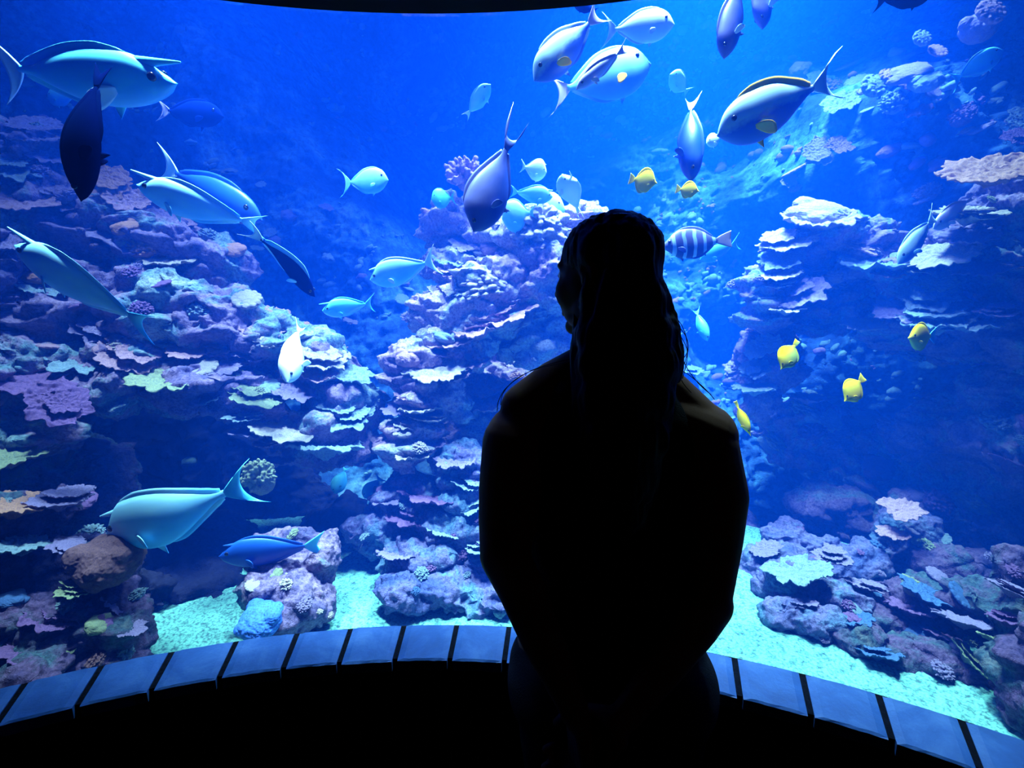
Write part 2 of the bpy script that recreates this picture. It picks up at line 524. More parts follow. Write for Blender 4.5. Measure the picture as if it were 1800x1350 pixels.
mass('reef_rock', [(-90, 300, 2.0, 110, 110), (20, 320, 2.1, 90, 80), (100, 390, 2.1, 90, 80), (190, 400, 2.15, 70, 80), (280, 440, 2.2, 80, 70), (370, 480, 2.25, 70, 60),
    (-80, 480, 1.8, 100, 120), (30, 520, 1.95, 110, 90), (150, 560, 2.0, 110, 90), (270, 560, 2.05, 90, 90), (380, 580, 2.1, 90, 80), (470, 610, 2.15, 70, 60),
    (540, 650, 2.15, 60, 60), (590, 710, 2.1, 60, 50), (60, 650, 1.8, 100, 70), (200, 660, 1.9, 100, 60), (330, 670, 1.95, 90, 50), (440, 700, 2.0, 80, 45),
    (540, 750, 2.05, 80, 45), (600, 790, 2.05, 60, 35), (40, 740, 1.7, 70, 60), (-90, 700, 1.6, 110, 130), (60, 870, 2.3, 160, 120)],
    'wide left reef of stepped rock sloping down to the right over a dark cave', M['reef'], 0.0085, 1)
mass('reef_rock', [(-40, 920, 1.42, 110, 55), (60, 905, 1.5, 80, 40), (-30, 1020, 1.38, 100, 80), (90, 1010, 1.45, 90, 70), (195, 990, 1.5, 52, 58), (60, 1100, 1.32, 110, 80),
    (180, 1090, 1.38, 75, 75), (220, 1110, 1.36, 45, 60), (-80, 1140, 1.25, 120, 100), (30, 1180, 1.2, 90, 40)],
    'dim purple and green rock pile in the lower left corner behind the ledge', M['reef_dark'], 0.006, 20, freq=11, ledge=0.035, amp=0.8)
mass('reef_rock', [(500, 975, 1.6, 70, 50), (560, 990, 1.6, 40, 60), (470, 1035, 1.5, 55, 50), (520, 1050, 1.5, 65, 50), (560, 1060, 1.5, 28, 40), (500, 1090, 1.42, 45, 28)],
    'squat boulder with a pale knobbly crown on the gravel left of centre', M['reef'], 0.006, 30, freq=12, ledge=0.02, amp=0.6)
mass('reef_rock', [(800, 395, 2.5, 50, 45), (860, 430, 2.45, 66, 42), (940, 425, 2.35, 72, 42), (800, 470, 2.4, 60, 40), (870, 500, 2.3, 80, 50), (960, 500, 2.35, 90, 80),
    (1040, 480, 2.5, 60, 100), (790, 560, 2.25, 70, 45), (850, 560, 2.25, 80, 40), (950, 590, 2.35, 80, 50), (740, 640, 2.15, 55, 45), (800, 610, 2.2, 60, 40), (760, 700, 2.1, 60, 40),
    (730, 760, 2.05, 55, 45), (1050, 600, 2.5, 70, 120), (900, 740, 2.9, 120, 120, .3), (850, 690, 2.5, 60, 40)],
    'tall central reef of pink and cyan ledges rising behind the standing person', M['reef_warm'], 0.0075, 40, freq=9.5, ledge=0.06)
mass('reef_rock', [(815, 830, 2.0, 50, 50), (840, 880, 1.95, 60, 45), (720, 880, 2.0, 70, 60), (680, 940, 1.95, 60, 50), (790, 930, 1.9, 80, 50), (870, 980, 1.85, 70, 60), (740, 990, 1.8, 80, 45),
    (800, 1040, 1.68, 90, 38), (870, 1060, 1.6, 60, 35), (700, 1040, 1.62, 48, 38), (940, 1000, 1.9, 80, 80)],
    'low blue-violet rocks at the foot of the central reef by the gravel', M['reef_blue'], 0.0065, 50, freq=11, ledge=0.035, amp=.8)
mass('reef_rock', [(1445, 405, 2.45, 50, 30), (1400, 440, 2.5, 45, 35), (1360, 500, 2.45, 55, 40), (1350, 550, 2.4, 40, 30), (1480, 440, 2.6, 70, 45, .2), (1520, 470, 2.4, 60, 28), (1590, 490, 2.3, 70, 28),
    (1660, 460, 2.2, 60, 30), (1710, 400, 2.15, 60, 40), (1790, 360, 2.1, 70, 60), (1780, 470, 2.1, 80, 60), (1640, 540, 2.2, 70, 28), (1720, 560, 2.1, 60, 26), (1620, 590, 2.4, 80, 40, .2), (1450, 520, 2.7, 100, 60, .15), (1850, 560, 2.0, 90, 100)],
    'upper right reef of pale ledges hanging over a deep blue hollow', M['reef'], 0.0075, 60, freq=10, ledge=0.06, tilt=-.15)
mass('reef_rock', [(1345, 640, 2.6, 45, 60), (1330, 700, 2.5, 30, 40), (1430, 760, 2.8, 90, 60, .2), (1560, 830, 2.6, 90, 90, .2), (1720, 780, 2.3, 130, 100, .3), (1860, 780, 2.0, 130, 140, .4), (1680, 900, 2.2, 100, 50), (1480, 900, 2.4, 70, 50)],
    'shadowy rock slope filling the middle right of the tank', M['reef'], 0.009, 70, freq=8)
mass('reef_rock', [(1380, 950, 2.05, 50, 45), (1445, 965, 1.95, 40, 30), (1420, 1010, 1.85, 80, 40), (1350, 1000, 1.9, 40, 35), (1500, 1000, 1.85, 60, 45), (1385, 1045, 1.75, 50, 28), (1480, 1060, 1.7, 60, 40), (1400, 1080, 1.62, 45, 30), (1420, 1040, 1.68, 75, 45), (1500, 1070, 1.58, 70, 45), (1340, 1010, 1.85, 40, 40), (1385, 1085, 1.52, 36, 28), (1440, 1100, 1.48, 50, 30), (1590, 930, 1.95, 50, 45), (1600, 985, 1.9, 50, 45)],
    'blue rounded rock mound beside the gravel strip right of the person', M['reef_blue'], 0.006, 80, freq=12, ledge=0.025, amp=.7)
mass('reef_rock', [(1510, 1125, 1.43, 48, 32), (1580, 1150, 1.40, 55, 34), (1650, 1165, 1.36, 60, 36), (1720, 1185, 1.30, 48, 36), (1540, 1100, 1.55, 70, 45), (1570, 1070, 1.65, 60, 45), (1640, 1060, 1.6, 80, 50), (1600, 1120, 1.52, 80, 40), (1690, 1100, 1.5, 70, 60), (1730, 1060, 1.45, 70, 45), (1545, 1150, 1.46, 42, 25), (1650, 1150, 1.45, 60, 40), (1800, 1010, 1.35, 60, 60), (1840, 1090, 1.3, 90, 80), (1700, 1010, 1.78, 90, 42), (1640, 1000, 1.8, 50, 40), (1790, 1160, 1.28, 60, 50), (1810, 1240, 1.2, 60, 45), (1900, 1200, 1.1, 120, 120)],
    'brownish purple rock heap in the lower right corner above the gravel', M['reef_dark'], 0.006, 90, freq=12, ledge=0.03, amp=.7)

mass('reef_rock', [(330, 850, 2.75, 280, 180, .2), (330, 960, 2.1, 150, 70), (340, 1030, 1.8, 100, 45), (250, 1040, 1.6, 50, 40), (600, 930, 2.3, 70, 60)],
    'rock coloured near black for shade at the back of the cave under the left reef', M['cave'], 0.01, 100, freq=8, amp=.8)
mass('reef_rock', [(1280, 950, 2.5, 90, 60), (1130, 960, 2.4, 120, 80), (1000, 1020, 2.0, 80, 50)],
    'low hazy rocks beyond the gravel just right of the person', M['reef'], 0.01, 110, freq=10, amp=.7)
# ---------------------------------------------------------------- corals growing on the reef
def coralmat(name, a, b_, scale=22, bump=0.5):
    m, nt, b = nodes_of(name)
    b.inputs['Roughness'].default_value = 0.8
    b.inputs['Specular IOR Level'].default_value = 0.15
    n = noise_node(nt, scale, 5, 0.7, dist=0.4)
    r = ramp(nt, [(0.34, b_), (0.5, a), (0.68, tuple(min(1, c * 1.25) for c in a))])
    nt.links.new(n.outputs['Fac'], r.inputs[0]); nt.links.new(r.outputs[0], b.inputs['Base Color'])
    n2 = noise_node(nt, 75, 4, 0.7); add_bump(nt, b, n2.outputs['Fac'], bump, 0.01)
    return m
CM = {
 'cream': coralmat('cream_coral', (0.337, 0.278, 0.245), (0.190, 0.143, 0.177)),
 'pink': coralmat('pink_coral', (0.329, 0.177, 0.211), (0.177, 0.092, 0.177)),
 'lavender': coralmat('lavender_coral', (0.194, 0.143, 0.261), (0.092, 0.067, 0.177)),
 'cyan': coralmat('pale_green_coral', (0.17, 0.235, 0.27), (0.07, 0.12, 0.19)),
 'green': coralmat('olive_coral', (0.211, 0.236, 0.126), (0.084, 0.118, 0.118)),
 'purple': coralmat('purple_coral', (0.143, 0.067, 0.177), (0.059, 0.034, 0.109)),
 'orange': coralmat('orange_coral', (0.345, 0.160, 0.101), (0.190, 0.092, 0.118)),
 'brown': coralmat('brown_coral', (0.152, 0.071, 0.076), (0.067, 0.034, 0.059)),
 'blue': coralmat('blue_coral', (0.050, 0.109, 0.253), (0.021, 0.042, 0.143)),
}
WORD = {'cream': 'cream', 'pink': 'pink', 'lavender': 'lavender', 'cyan': 'pale green', 'green': 'olive', 'purple': 'purple', 'orange': 'orange', 'brown': 'reddish brown', 'blue': 'blue'}

def plate_mesh(seed, tiers=1):
    """thin lobed shelf of coral, radius about 1, rim curled up, growing from a short foot"""
    rg = random.Random(seed)
    a = Acc()
    nr, na = 20, 132
    for t in range(tiers):
        sc = 1.0 if t == 0 else rg.uniform(0.5, 0.75)
        off = (0, 0, 0) if t == 0 else (rg.uniform(-.35, .35), rg.uniform(-.05, .3), 0.16 * t + 0.06)
        rr = np.linspace(0, 1, nr + 1)[1:]
        th = np.linspace(0, 2 * math.pi, na, endpoint=False)
        ring = np.stack([np.cos(th), np.sin(th), np.zeros(na) + seed * 1.7 + t], -1)
        Rth = 1 + 0.34 * fbm(ring, 1.6, 2, seed=seed) + 0.13 * fbm(ring, 5, 2, seed=seed + 2) + 0.05 * fbm(ring, 14, 2, seed=seed + 4)
        R, T = np.meshgrid(rr, th, indexing='ij')
        rad = R * Rth[None, :]
        x, y = rad * np.cos(T), rad * np.sin(T)
        pp = np.stack([x, y, np.full_like(x, seed)], -1).reshape(-1, 3)
        zt = (0.10 * R ** 2.2).ravel() + 0.07 * fbm(pp, 2.4, 3, seed=seed) * R.ravel() + 0.07 * fbm(pp, 6, 3, 0.6, seed=seed + 3) + 0.03 * np.abs(fbm(pp, 16, 2, seed=seed + 5))
        thick = (0.16 * (1 - R) ** 1.5 + 0.035).ravel() + 0.25 * np.clip(1 - R.ravel() * 2.2, 0, 1)
        top = np.stack([x.ravel(), y.ravel(), zt], -1)
        bot = np.stack([x.ravel() * 0.985, y.ravel() * 0.985, zt - thick], -1)
        V = np.concatenate([[[0, 0, float(zt[:na].mean())]], top, [[0, 0, float((zt - thick)[:na].mean())]], bot])
        V = V * sc + np.array(off)
        n1 = 1 + nr * na; F = []
        for j in range(na):
            k = (j + 1) % na
            F.append([0, 1 + j, 1 + k]); F.append([n1, n1 + 1 + k, n1 + 1 + j])
            for i in range(nr - 1):
                p, q = 1 + i * na, 1 + (i + 1) * na
                F.append([p + j, q + j, q + k, p + k]); F.append([n1 + p + j, n1 + p + k, n1 + q + k, n1 + q + j])
            p = 1 + (nr - 1) * na
            F.append([p + j, n1 + p + j, n1 + p + k, p + k])
        a.add(V, F)
    me = bpy.data.meshes.new('plate_coral')
    me.from_pydata([tuple(v) for v in a.verts()], [], a.f)
    me.polygons.foreach_set('use_smooth', [True] * len(me.polygons)); me.update()
    me.materials.append(None)
    return me
PLATES = [plate_mesh(k + 1, 1 + (k % 3 == 1) + (k % 5 == 2)) for k in range(12)]

_pc = [0]
def put_mesh(name, me, loc, rot, scale, mat, parent=None):
    o = bpy.data.objects.new(name, me)
    COL.objects.link(o)
    o.matrix_world = Matrix.Translation(loc) @ rot.to_4x4() @ Matrix.Diagonal((*scale, 1))
    if parent: o.parent = parent
    o.material_slots[0].link = 'OBJECT'
    o.material_slots[0].material = mat
    return o

def plate(px, py, Y, w, h, roll, colour, parent):
    _pc[0] += 1
    k = _pc[0]
    rg = random.Random(k * 7)
    p = P(px, py, Y)
    s = Y / FPX
    depr = math.atan2(CAM_H - p.z, Y)
    tilt = math.asin(min(0.95, h / w)) - depr          # nod towards the window
    spin = rg.uniform(0, 6.28)
    rot = Matrix.Rotation(-math.radians(-roll), 3, 'Y') @ Matrix.Rotation(tilt, 3, 'X') @ Matrix.Rotation(spin, 3, 'Z')
    r = w * s * 0.5
    rr = math.hypot(p.x - GC.x, p.y - GC.y)
    if rr - r < GR + 0.07: 
        q = (GR + 0.07 + r) / rr
        p = Vector((GC.x + (p.x - GC.x) * q, GC.y + (p.y - GC.y) * q, CAM_H + (p.z - CAM_H) * q))
    o = put_mesh('plate_coral', PLATES[k % len(PLATES)], p, rot, (r, r, r * rg.uniform(0.8, 1.15)), CM[colour], parent)
    o['label'] = '%s plate coral shelf' % WORD[colour]
    return o

def lump_mesh(name, kind, seed):
    rg = random.Random(seed)
    a = Acc()
    if kind == 'cauliflower':
        a.ell((0, 0, -0.1), (0.78, 0.78, 0.72), ico=ICO4)
        for k in range(170):
            th, ph = rg.uniform(0, 6.28), math.acos(rg.uniform(-0.1, 1))
            d = np.array([math.sin(ph) * math.cos(th), math.sin(ph) * math.sin(th), math.cos(ph)])
            r = rg.uniform(0.055, 0.12)
            a.cap(d * 0.45, d * rg.uniform(0.78, 1.0) + np.array([rg.uniform(-.08, .08) for _ in range(3)]), r * 0.8, r, n=10, rings=3)
    elif kind == 'branching':
        for k in range(46):
            th, ph = rg.uniform(0, 6.28), math.acos(rg.uniform(0.05, 1))
            d = np.array([math.sin(ph) * math.cos(th), math.sin(ph) * math.sin(th), math.cos(ph)])
            L = rg.uniform(0.75, 1.1)
            a.cap(d * 0.1, d * L, 0.12, 0.085, n=8, rings=3)
            e = d + np.array([rg.uniform(-.5, .5) for _ in range(3)]); e /= np.linalg.norm(e)
            a.cap(d * L * 0.6, d * L * 0.6 + e * 0.38, 0.085, 0.07, n=8, rings=3)
        a.ell((0, 0, -0.1), (0.4, 0.4, 0.35))
    elif kind == 'knob':
        a.ell((0, 0, 0), (1, 1, 0.85), ico=ICO4)
        for k in range(9):
            a.ell((rg.uniform(-.7, .7), rg.uniform(-.7, .7), rg.uniform(-.2, .5)), (rg.uniform(.3, .5),) * 3)
    else:   # button: thick disc with a dimple
        a.ell((0, 0, 0), (1, 1, 0.4), ico=ICO4)
        for k in range(12):
            t = k / 12 * 6.28
            a.ell((0.8 * math.cos(t), 0.8 * math.sin(t), 0.12), (0.26, 0.26, 0.2))
    me = remesh(name, a.verts(), a.f, 0.034)
    c = get_co(me); n = get_no(me)
    c = c + n * (0.05 * fbm(c, 3.0, 3, seed=seed) + 0.02 * fbm(c, 12, 2, seed=seed + 1))[:, None]
    set_co(me, c)
    me.materials.clear(); me.materials.append(None)
    return me
LM = {'cauliflower': [lump_mesh('cauliflower_coral', 'cauliflower', s) for s in (1, 2)], 'branching': [lump_mesh('branching_coral', 'branching', 3)],
      'knob': [lump_mesh('knobby_coral', 'knob', s) for s in (4, 5)], 'button': [lump_mesh('button_coral', 'button', 6)]}

def lump(kind, px, py, Y, w, h, colour, label=None, parent=None, group=None, roll=0, nod=0.5, depth=None):
    me = LM[kind][int(px + py) % len(LM[kind])]
    s = Y / FPX * 0.5
    rot = Matrix.Rotation(math.radians(roll), 3, 'Y') @ Matrix.Rotation(nod, 3, 'X') @ Matrix.Rotation((px * 13 % 628) / 100, 3, 'Z')
    sx = w * s; sz = h * s
    o = put_mesh(kind + '_coral', me, P(px, py, Y), rot, (sx, sx if depth is None else depth, sz), CM[colour] if isinstance(colour, str) else colour, parent)
    if parent: o['label'] = '%s %s coral' % (WORD[colour], {'knob': 'knobby'}.get(kind, kind))
    else: tag(o, label, 'coral', group)
    return o

RK = [o for o in COL.objects if o.name.startswith('reef_rock')]
R_LEFT, R_LL, R_BOULD, R_CEN, R_LOWC, R_RIGHT, R_SHADE, R_MOUND, R_LR = RK[:9]

for a in [(60, 235, 2.05, 95, 20, 15, 'lavender'), (20, 296, 1.95, 90, 24, 22, 'cyan'), (95, 272, 2.05, 70, 18, 30, 'lavender'), (185, 322, 2.05, 70, 42, 40, 'orange'),
          (225, 352, 2.05, 60, 30, 35, 'pink'), (40, 350, 1.9, 90, 30, 20, 'pink'), (120, 352, 2.0, 70, 26, 25, 'lavender'), (245, 412, 2.1, 120, 34, 32, 'lavender'), (300, 455, 2.08, 92, 22, 8, 'cream'), (300, 395, 2.2, 80, 30, 25, 'pink'),
          (212, 500, 2.0, 110, 52, 25, 'cyan'), (352, 508, 2.1, 120, 44, 10, 'lavender'), (423, 520, 2.1, 52, 12, 25, 'cream'), (40, 545, 1.85, 110, 30, 25, 'lavender'),
          (112, 562, 1.9, 120, 34, 18, 'purple'), (192, 575, 1.88, 90, 55, 30, 'lavender'), (138, 628, 1.8, 95, 40, 25, 'cyan'), (30, 622, 1.75, 70, 30, 5, 'green'),
          (232, 622, 1.85, 95, 45, 35, 'pink'), (312, 664, 1.82, 130, 48, 8, 'green'), (392, 645, 1.9, 58, 28, 10, 'lavender'), (388, 614, 1.95, 45, 20, 12, 'pink'),
          (55, 672, 1.65, 115, 42, 15, 'purple'), (376, 696, 1.85, 52, 30, -15, 'cyan'), (455, 690, 1.9, 100, 45, 25, 'green'), (468, 566, 2.1, 105, 40, 20, 'pink'),
          (505, 592, 2.08, 120, 38, 20, 'cream'), (562, 628, 2.05, 105, 30, 20, 'cream'), (606, 660, 2.05, 90, 30, 12, 'cyan'), (560, 660, 1.98, 60, 24, 10, 'pink'),
          (608, 728, 1.98, 100, 60, 5, 'cyan'), (498, 755, 1.88, 110, 34, 15, 'cream'), (572, 783, 1.9, 120, 26, 5, 'cyan'), (430, 732, 1.85, 62, 22, 5, 'cyan'),
          (440, 762, 1.85, 62, 16, 8, 'lavender'), (484, 812, 1.9, 62, 16, 3, 'lavender'), (470, 780, 1.9, 50, 16, 3, 'pink'), (100, 712, 1.6, 90, 50, 50, 'purple'), (15, 806, 1.5, 95, 42, 5, 'green'),
          (330, 545, 2.0, 70, 24, 20, 'lavender'), (420, 560, 2.1, 70, 26, 22, 'cyan'), (280, 590, 1.95, 80, 26, 25, 'cyan'), (10, 440, 1.8, 90, 26, 20, 'lavender'), (75, 500, 1.85, 70, 24, 25, 'cyan'), (330, 620, 1.9, 60, 22, 15, 'pink'), (440, 620, 2.0, 60, 24, 22, 'lavender'), (520, 690, 1.95, 70, 30, 18, 'lavender')]:
    plate(*a, R_LEFT)
for a in [(25, 888, 1.38, 120, 34, 8, 'orange'), (105, 880, 1.42, 95, 30, 5, 'lavender'), (90, 1085, 1.28, 95, 40, 28, 'purple'), (40, 960, 1.32, 80, 26, 10, 'cyan'), (120, 960, 1.35, 60, 26, 15, 'lavender'),
          (45, 1150, 1.2, 90, 36, 20, 'purple'), (232, 1105, 1.3, 50, 30, 10, 'lavender'), (130, 1040, 1.3, 60, 24, 10, 'green'), (210, 1060, 1.35, 60, 26, 40, 'lavender')]:
    plate(*a, R_LL)
for a in [(800, 455, 2.35, 80, 26, 0, 'cyan'), (792, 478, 2.3, 60, 20, 4, 'pink'), (868, 448, 2.3, 62, 24, -6, 'cream'), (850, 490, 2.2, 85, 45, 0, 'pink'), (922, 470, 2.25, 62, 20, -10, 'cyan'), (935, 495, 2.25, 50, 18, -8, 'pink'),
          (782, 520, 2.25, 62, 28, 12, 'cream'), (880, 556, 2.15, 125, 36, -15, 'pink'), (836, 578, 2.12, 110, 30, -15, 'pink'), (796, 602, 2.1, 82, 22, -8, 'pink'), (950, 545, 2.25, 60, 30, -10, 'cream'),
          (760, 650, 2.03, 112, 48, 0, 'cream'), (832, 638, 2.1, 62, 22, -10, 'pink'), (802, 662, 2.05, 62, 20, -14, 'pink'), (722, 694, 2.0, 60, 20, 0, 'pink'), (738, 720, 1.97, 76, 14, 0, 'cream'), (752, 736, 1.97, 62, 12, 5, 'cream'),
          (714, 750, 1.95, 44, 11, 8, 'cream'), (722, 797, 1.93, 78, 30, 0, 'cream'), (858, 700, 2.3, 110, 48, -8, 'pink'), (975, 590, 2.3, 70, 44, -10, 'cream'), (820, 430, 2.35, 60, 26, 0, 'lavender'), (900, 520, 2.2, 60, 22, -6, 'lavender'),
          (700, 720, 2.0, 50, 24, 0, 'lavender'), (760, 620, 2.1, 60, 22, 0, 'lavender'), (700, 660, 2.1, 50, 26, -5, 'cyan'), (760, 780, 1.98, 50, 20, 5, 'lavender')]:
    plate(*a, R_CEN)
for a in [(800, 812, 1.9, 72, 30, 0, 'lavender'), (822, 845, 1.9, 80, 36, 20, 'cyan'), (838, 885, 1.85, 70, 34, -20, 'cyan'), (755, 872, 1.9, 100, 30, 5, 'purple'), (728, 912, 1.88, 95, 36, 5, 'purple'), (680, 880, 1.9, 50, 22, 0, 'lavender'), (780, 935, 1.8, 70, 20, 15, 'cyan'), (850, 965, 1.75, 70, 20, 0, 'cyan'), (700, 975, 1.75, 80, 22, 0, 'lavender')]:
    plate(*a, R_LOWC)
for a in [(1440, 385, 2.35, 112, 28, -8, 'cream'), (1385, 424, 2.38, 95, 24, -18, 'cream'), (1372, 458, 2.35, 72, 28, -20, 'cyan'), (1368, 482, 2.32, 72, 16, -10, 'cream'), (1366, 500, 2.3, 50, 14, -8, 'cyan'), (1402, 515, 2.28, 92, 38, -28, 'lavender'),
          (1382, 542, 2.25, 62, 15, -5, 'cream'), (1500, 430, 2.35, 62, 22, 5, 'pink'), (1540, 462, 2.25, 130, 26, -5, 'cyan'), (1560, 482, 2.2, 50, 14, -3, 'pink'), (1425, 472, 2.4, 44, 12, 5, 'lavender'), (1600, 470, 2.2, 70, 20, 0, 'cream'),
          (1662, 448, 2.05, 96, 16, -25, 'cream'), (1702, 378, 2.0, 96, 16, -5, 'cream'), (1738, 386, 1.98, 34, 22, -5, 'pink'), (1700, 415, 2.02, 84, 18, -15, 'lavender'), (1652, 498, 2.1, 62, 26, -30, 'green'), (1632, 522, 2.1, 84, 38, -25, 'cyan'),
          (1596, 548, 2.12, 92, 38, -15, 'lavender'), (1650, 562, 2.05, 120, 30, -8, 'cyan'), (1704, 566, 1.98, 96, 22, -15, 'cyan'), (1518, 572, 2.3, 64, 20, -10, 'cream'), (1752, 550, 1.9, 52, 13, -10, 'lavender'), (1742, 300, 1.9, 130, 24, -18, 'orange'), (1730, 470, 2.0, 80, 18, -18, 'lavender'), (1460, 500, 2.5, 50, 14, 0, 'pink')]:
    plate(*a, R_RIGHT)
for a in [(1326, 684, 2.35, 72, 15, -5, 'cyan'), (1340, 610, 2.4, 60, 26, -40, 'cyan'), (1330, 650, 2.4, 50, 24, -30, 'cyan'), (1460, 740, 2.55, 40, 40, 0, 'cyan'), (1420, 700, 2.6, 60, 16, 0, 'lavender'), (1590, 800, 2.4, 60, 40, 10, 'cyan'), (1780, 820, 1.9, 80, 26, 25, 'purple')]:
    plate(*a, R_SHADE)
for a in [(1400, 1004, 1.62, 105, 46, -15, 'cyan'), (1460, 980, 1.68, 60, 30, 0, 'lavender'), (1345, 965, 1.85, 50, 26, -20, 'lavender'), (1490, 1086, 1.48, 82, 32, -5, 'blue'), (1520, 1030, 1.6, 70, 26, 10, 'lavender'), (1585, 896, 1.85, 66, 40, -10, 'pink'), (1568, 938, 1.82, 50, 26, -5, 'pink'), (1400, 1060, 1.55, 70, 26, 0, 'lavender')]:
    plate(*a, R_MOUND)
for a in [(1540, 1146, 1.36, 82, 28, 3, 'blue'), (1625, 1042, 1.5, 84, 50, 15, 'blue'), (1704, 1158, 1.3, 70, 58, 40, 'green'), (1695, 1092, 1.36, 90, 34, 12, 'lavender'), (1760, 1130, 1.25, 70, 28, 20, 'green'), (1780, 1040, 1.25, 70, 34, 20, 'lavender'), (1600, 1070, 1.5, 80, 30, 5, 'purple'), (1660, 1120, 1.4, 60, 24, 15, 'purple'), (1770, 1090, 1.22, 60, 26, 5, 'purple')]:
    plate(*a, R_LR)

lump('cauliflower', 948, 404, 2.25, 112, 80, 'cream', 'bright white cauliflower coral crowning the central reef left of the person\'s head')
lump('branching', 820, 318, 2.4, 80, 75, 'pink', 'pink branching coral standing on the left peak of the central reef')
lump('cauliflower', 852, 505, 2.15, 90, 55, 'cream', 'pale cauliflower coral head on the central reef below the purple unicornfish')
lump('cauliflower', 458, 842, 1.7, 60, 80, 'green', 'yellow green coral clump behind the tail of the large lower left unicornfish')
lump('knob', 502, 1032, 1.5, 78, 66, 'cream', 'large cream knobby coral on the boulder beside the blue round coral')
lump('knob', 1440, 378, 2.4, 90, 50, 'cream', 'white knobby coral on the summit of the upper right reef')
lump('knob', 190, 985, 1.36, 110, 100, 'brown', 'reddish brown coral dome under the snout of the large lower left unicornfish')
lump('button', 1620, 68, 2.5, 28, 30, 'cyan', 'pale round button coral high on the upper right wall', nod=1.2)
lump('button', 1740, 22, 2.2, 44, 40, 'pink', 'magenta button coral near the top right corner', nod=1.2)
lump('button', 1535, 152, 2.6, 40, 44, 'cyan', 'pale green button coral at the left end of the coral chain', nod=1.2)
lump('button', 1560, 135, 2.6, 28, 34, 'pink', 'pink cup coral in the coral chain of the upper right wall', nod=1.0)
lump('knob', 1590, 130, 2.6, 70, 26, 'lavender', 'lavender ridge coral in the middle of the upper right coral chain', roll=-20)
lump('button', 1648, 90, 2.5, 30, 18, 'pink', 'small pink crescent coral at the right end of the coral chain', nod=1.0)
lump('knob', 1630, 145, 2.5, 44, 30, 'cyan', 'cyan knobby coral under the right end of the coral chain', roll=-25)
lump('knob', 1720, 50, 2.3, 50, 50, 'lavender', 'lavender knobby coral below the magenta button coral')
lump('button', 1512, 162, 2.6, 12, 12, 'cream', 'tiny white button coral left of the coral chain', nod=1.2)
# round blue coral head with dark pits
m, nt, b = nodes_of('pitted_blue_coral')
b.inputs['Roughness'].default_value = 0.8
vt = nt.nodes.new('ShaderNodeTexVoronoi'); vt.inputs['Scale'].default_value = 9
tc = nt.nodes.new('ShaderNodeTexCoord'); nt.links.new(tc.outputs['Object'], vt.inputs['Vector'])
r = ramp(nt, [(0.10, (0.02, 0.04, 0.2)), (0.24, (0.02, 0.09, 0.45)), (0.6, (0.03, 0.13, 0.52))])
nt.links.new(vt.outputs['Distance'], r.inputs[0]); nt.links.new(r.outputs[0], b.inputs['Base Color'])
lump('knob', 458, 1092, 1.36, 78, 62, m, 'round blue coral head with dark pits touching the ledge line')
# countless small growths dotted over the back wall
rg = random.Random(12)
wc = get_co(bw.data); wn = get_no(bw.data)
msk = fbm(wc, 1.4, 2, seed=31)
for (cnt, nm, lab, ma, sd) in ((3600, 'coral_polyps', 'countless tiny pale coral growths dotted over the hazy back wall', coralmat('polyps', (0.14, 0.24, 0.26), (0.06, 0.1, 0.2), 3.0), 0.0),
                       (2600, 'coral_polyps', 'countless tiny lavender coral growths dotted over the upper right wall', coralmat('polyps_lavender', (0.20, 0.10, 0.28), (0.07, 0.05, 0.2), 3.0), 0.5)):
    sp = Acc(); k = 0
    while k < cnt:
        i = rg.randrange(len(wc)); c = wc[i]
        k += 1
        if c[2] < 0.5 or c[2] > 4.2: continue
        if c[0] < 0.6 and (rg.random() < (0.45 if sd == 0 else .9)): continue
        if msk[i] < -0.15: continue
        r = rg.choice((0.008, 0.010, 0.013, 0.018, 0.026, 0.036))
        q = c + wn[i] * r * (-1 if wn[i][1] > 0 else 1) * 0.2
        for t in range(rg.randrange(1, 4)):
            sp.ell(q + np.array([rg.uniform(-1.3, 1.3) * r for _ in range(3)]), (r * rg.uniform(.7, 1.7), r * .8, r * rg.uniform(.5, 1.0)), np.array(Matrix.Rotation(rg.uniform(-.9, .1), 3, 'Y')), ico=ICO2)
    v = sp.verts()
    v = v + 0.006 * np.stack([fbm(v, 60, 2, seed=1), fbm(v, 60, 2, seed=2), fbm(v, 60, 2, seed=3)], -1)
    so = mk(nm, v, sp.f, ma)
    tag(so, lab, 'coral', kind='stuff')

def pix(c):
    y = c[:, 1] * math.cos(PITCH) - (c[:, 2] - CAM_H) * math.sin(PITCH)
    z = c[:, 1] * math.sin(PITCH) + (c[:, 2] - CAM_H) * math.cos(PITCH)
    return 900 + FPX * c[:, 0] / y, 675 - FPX * z / y

# knobs and tufts scattered over the lit faces of each reef mass
def scatter(o, n, cols, sizes, seed, top=None):
    rg = random.Random(seed)
    v = get_co(o.data); nn = get_no(o.data)
    x, y = pix(v)
    ok = (nn[:, 1] < 0.1) & (nn[:, 2] > -0.05) & (x > -30) & (x < 1830) & (y < 1290) & (np.hypot(v[:, 0] - GC.x, v[:, 1] - GC.y) > GR + .12)
    if top: ok &= y < top
    sel = np.where(ok)[0]
    for k in range(n):
        i = int(sel[rg.randrange(len(sel))]); w = rg.uniform(*sizes)
        lump(rg.choice(('knob', 'cauliflower', 'cauliflower', 'button')), float(x[i]), float(y[i]), float(v[i][1]) + .004, w, w * rg.uniform(.4, .8), rg.choice(cols), parent=o, roll=rg.uniform(-30, 30), nod=rg.uniform(0, .8))

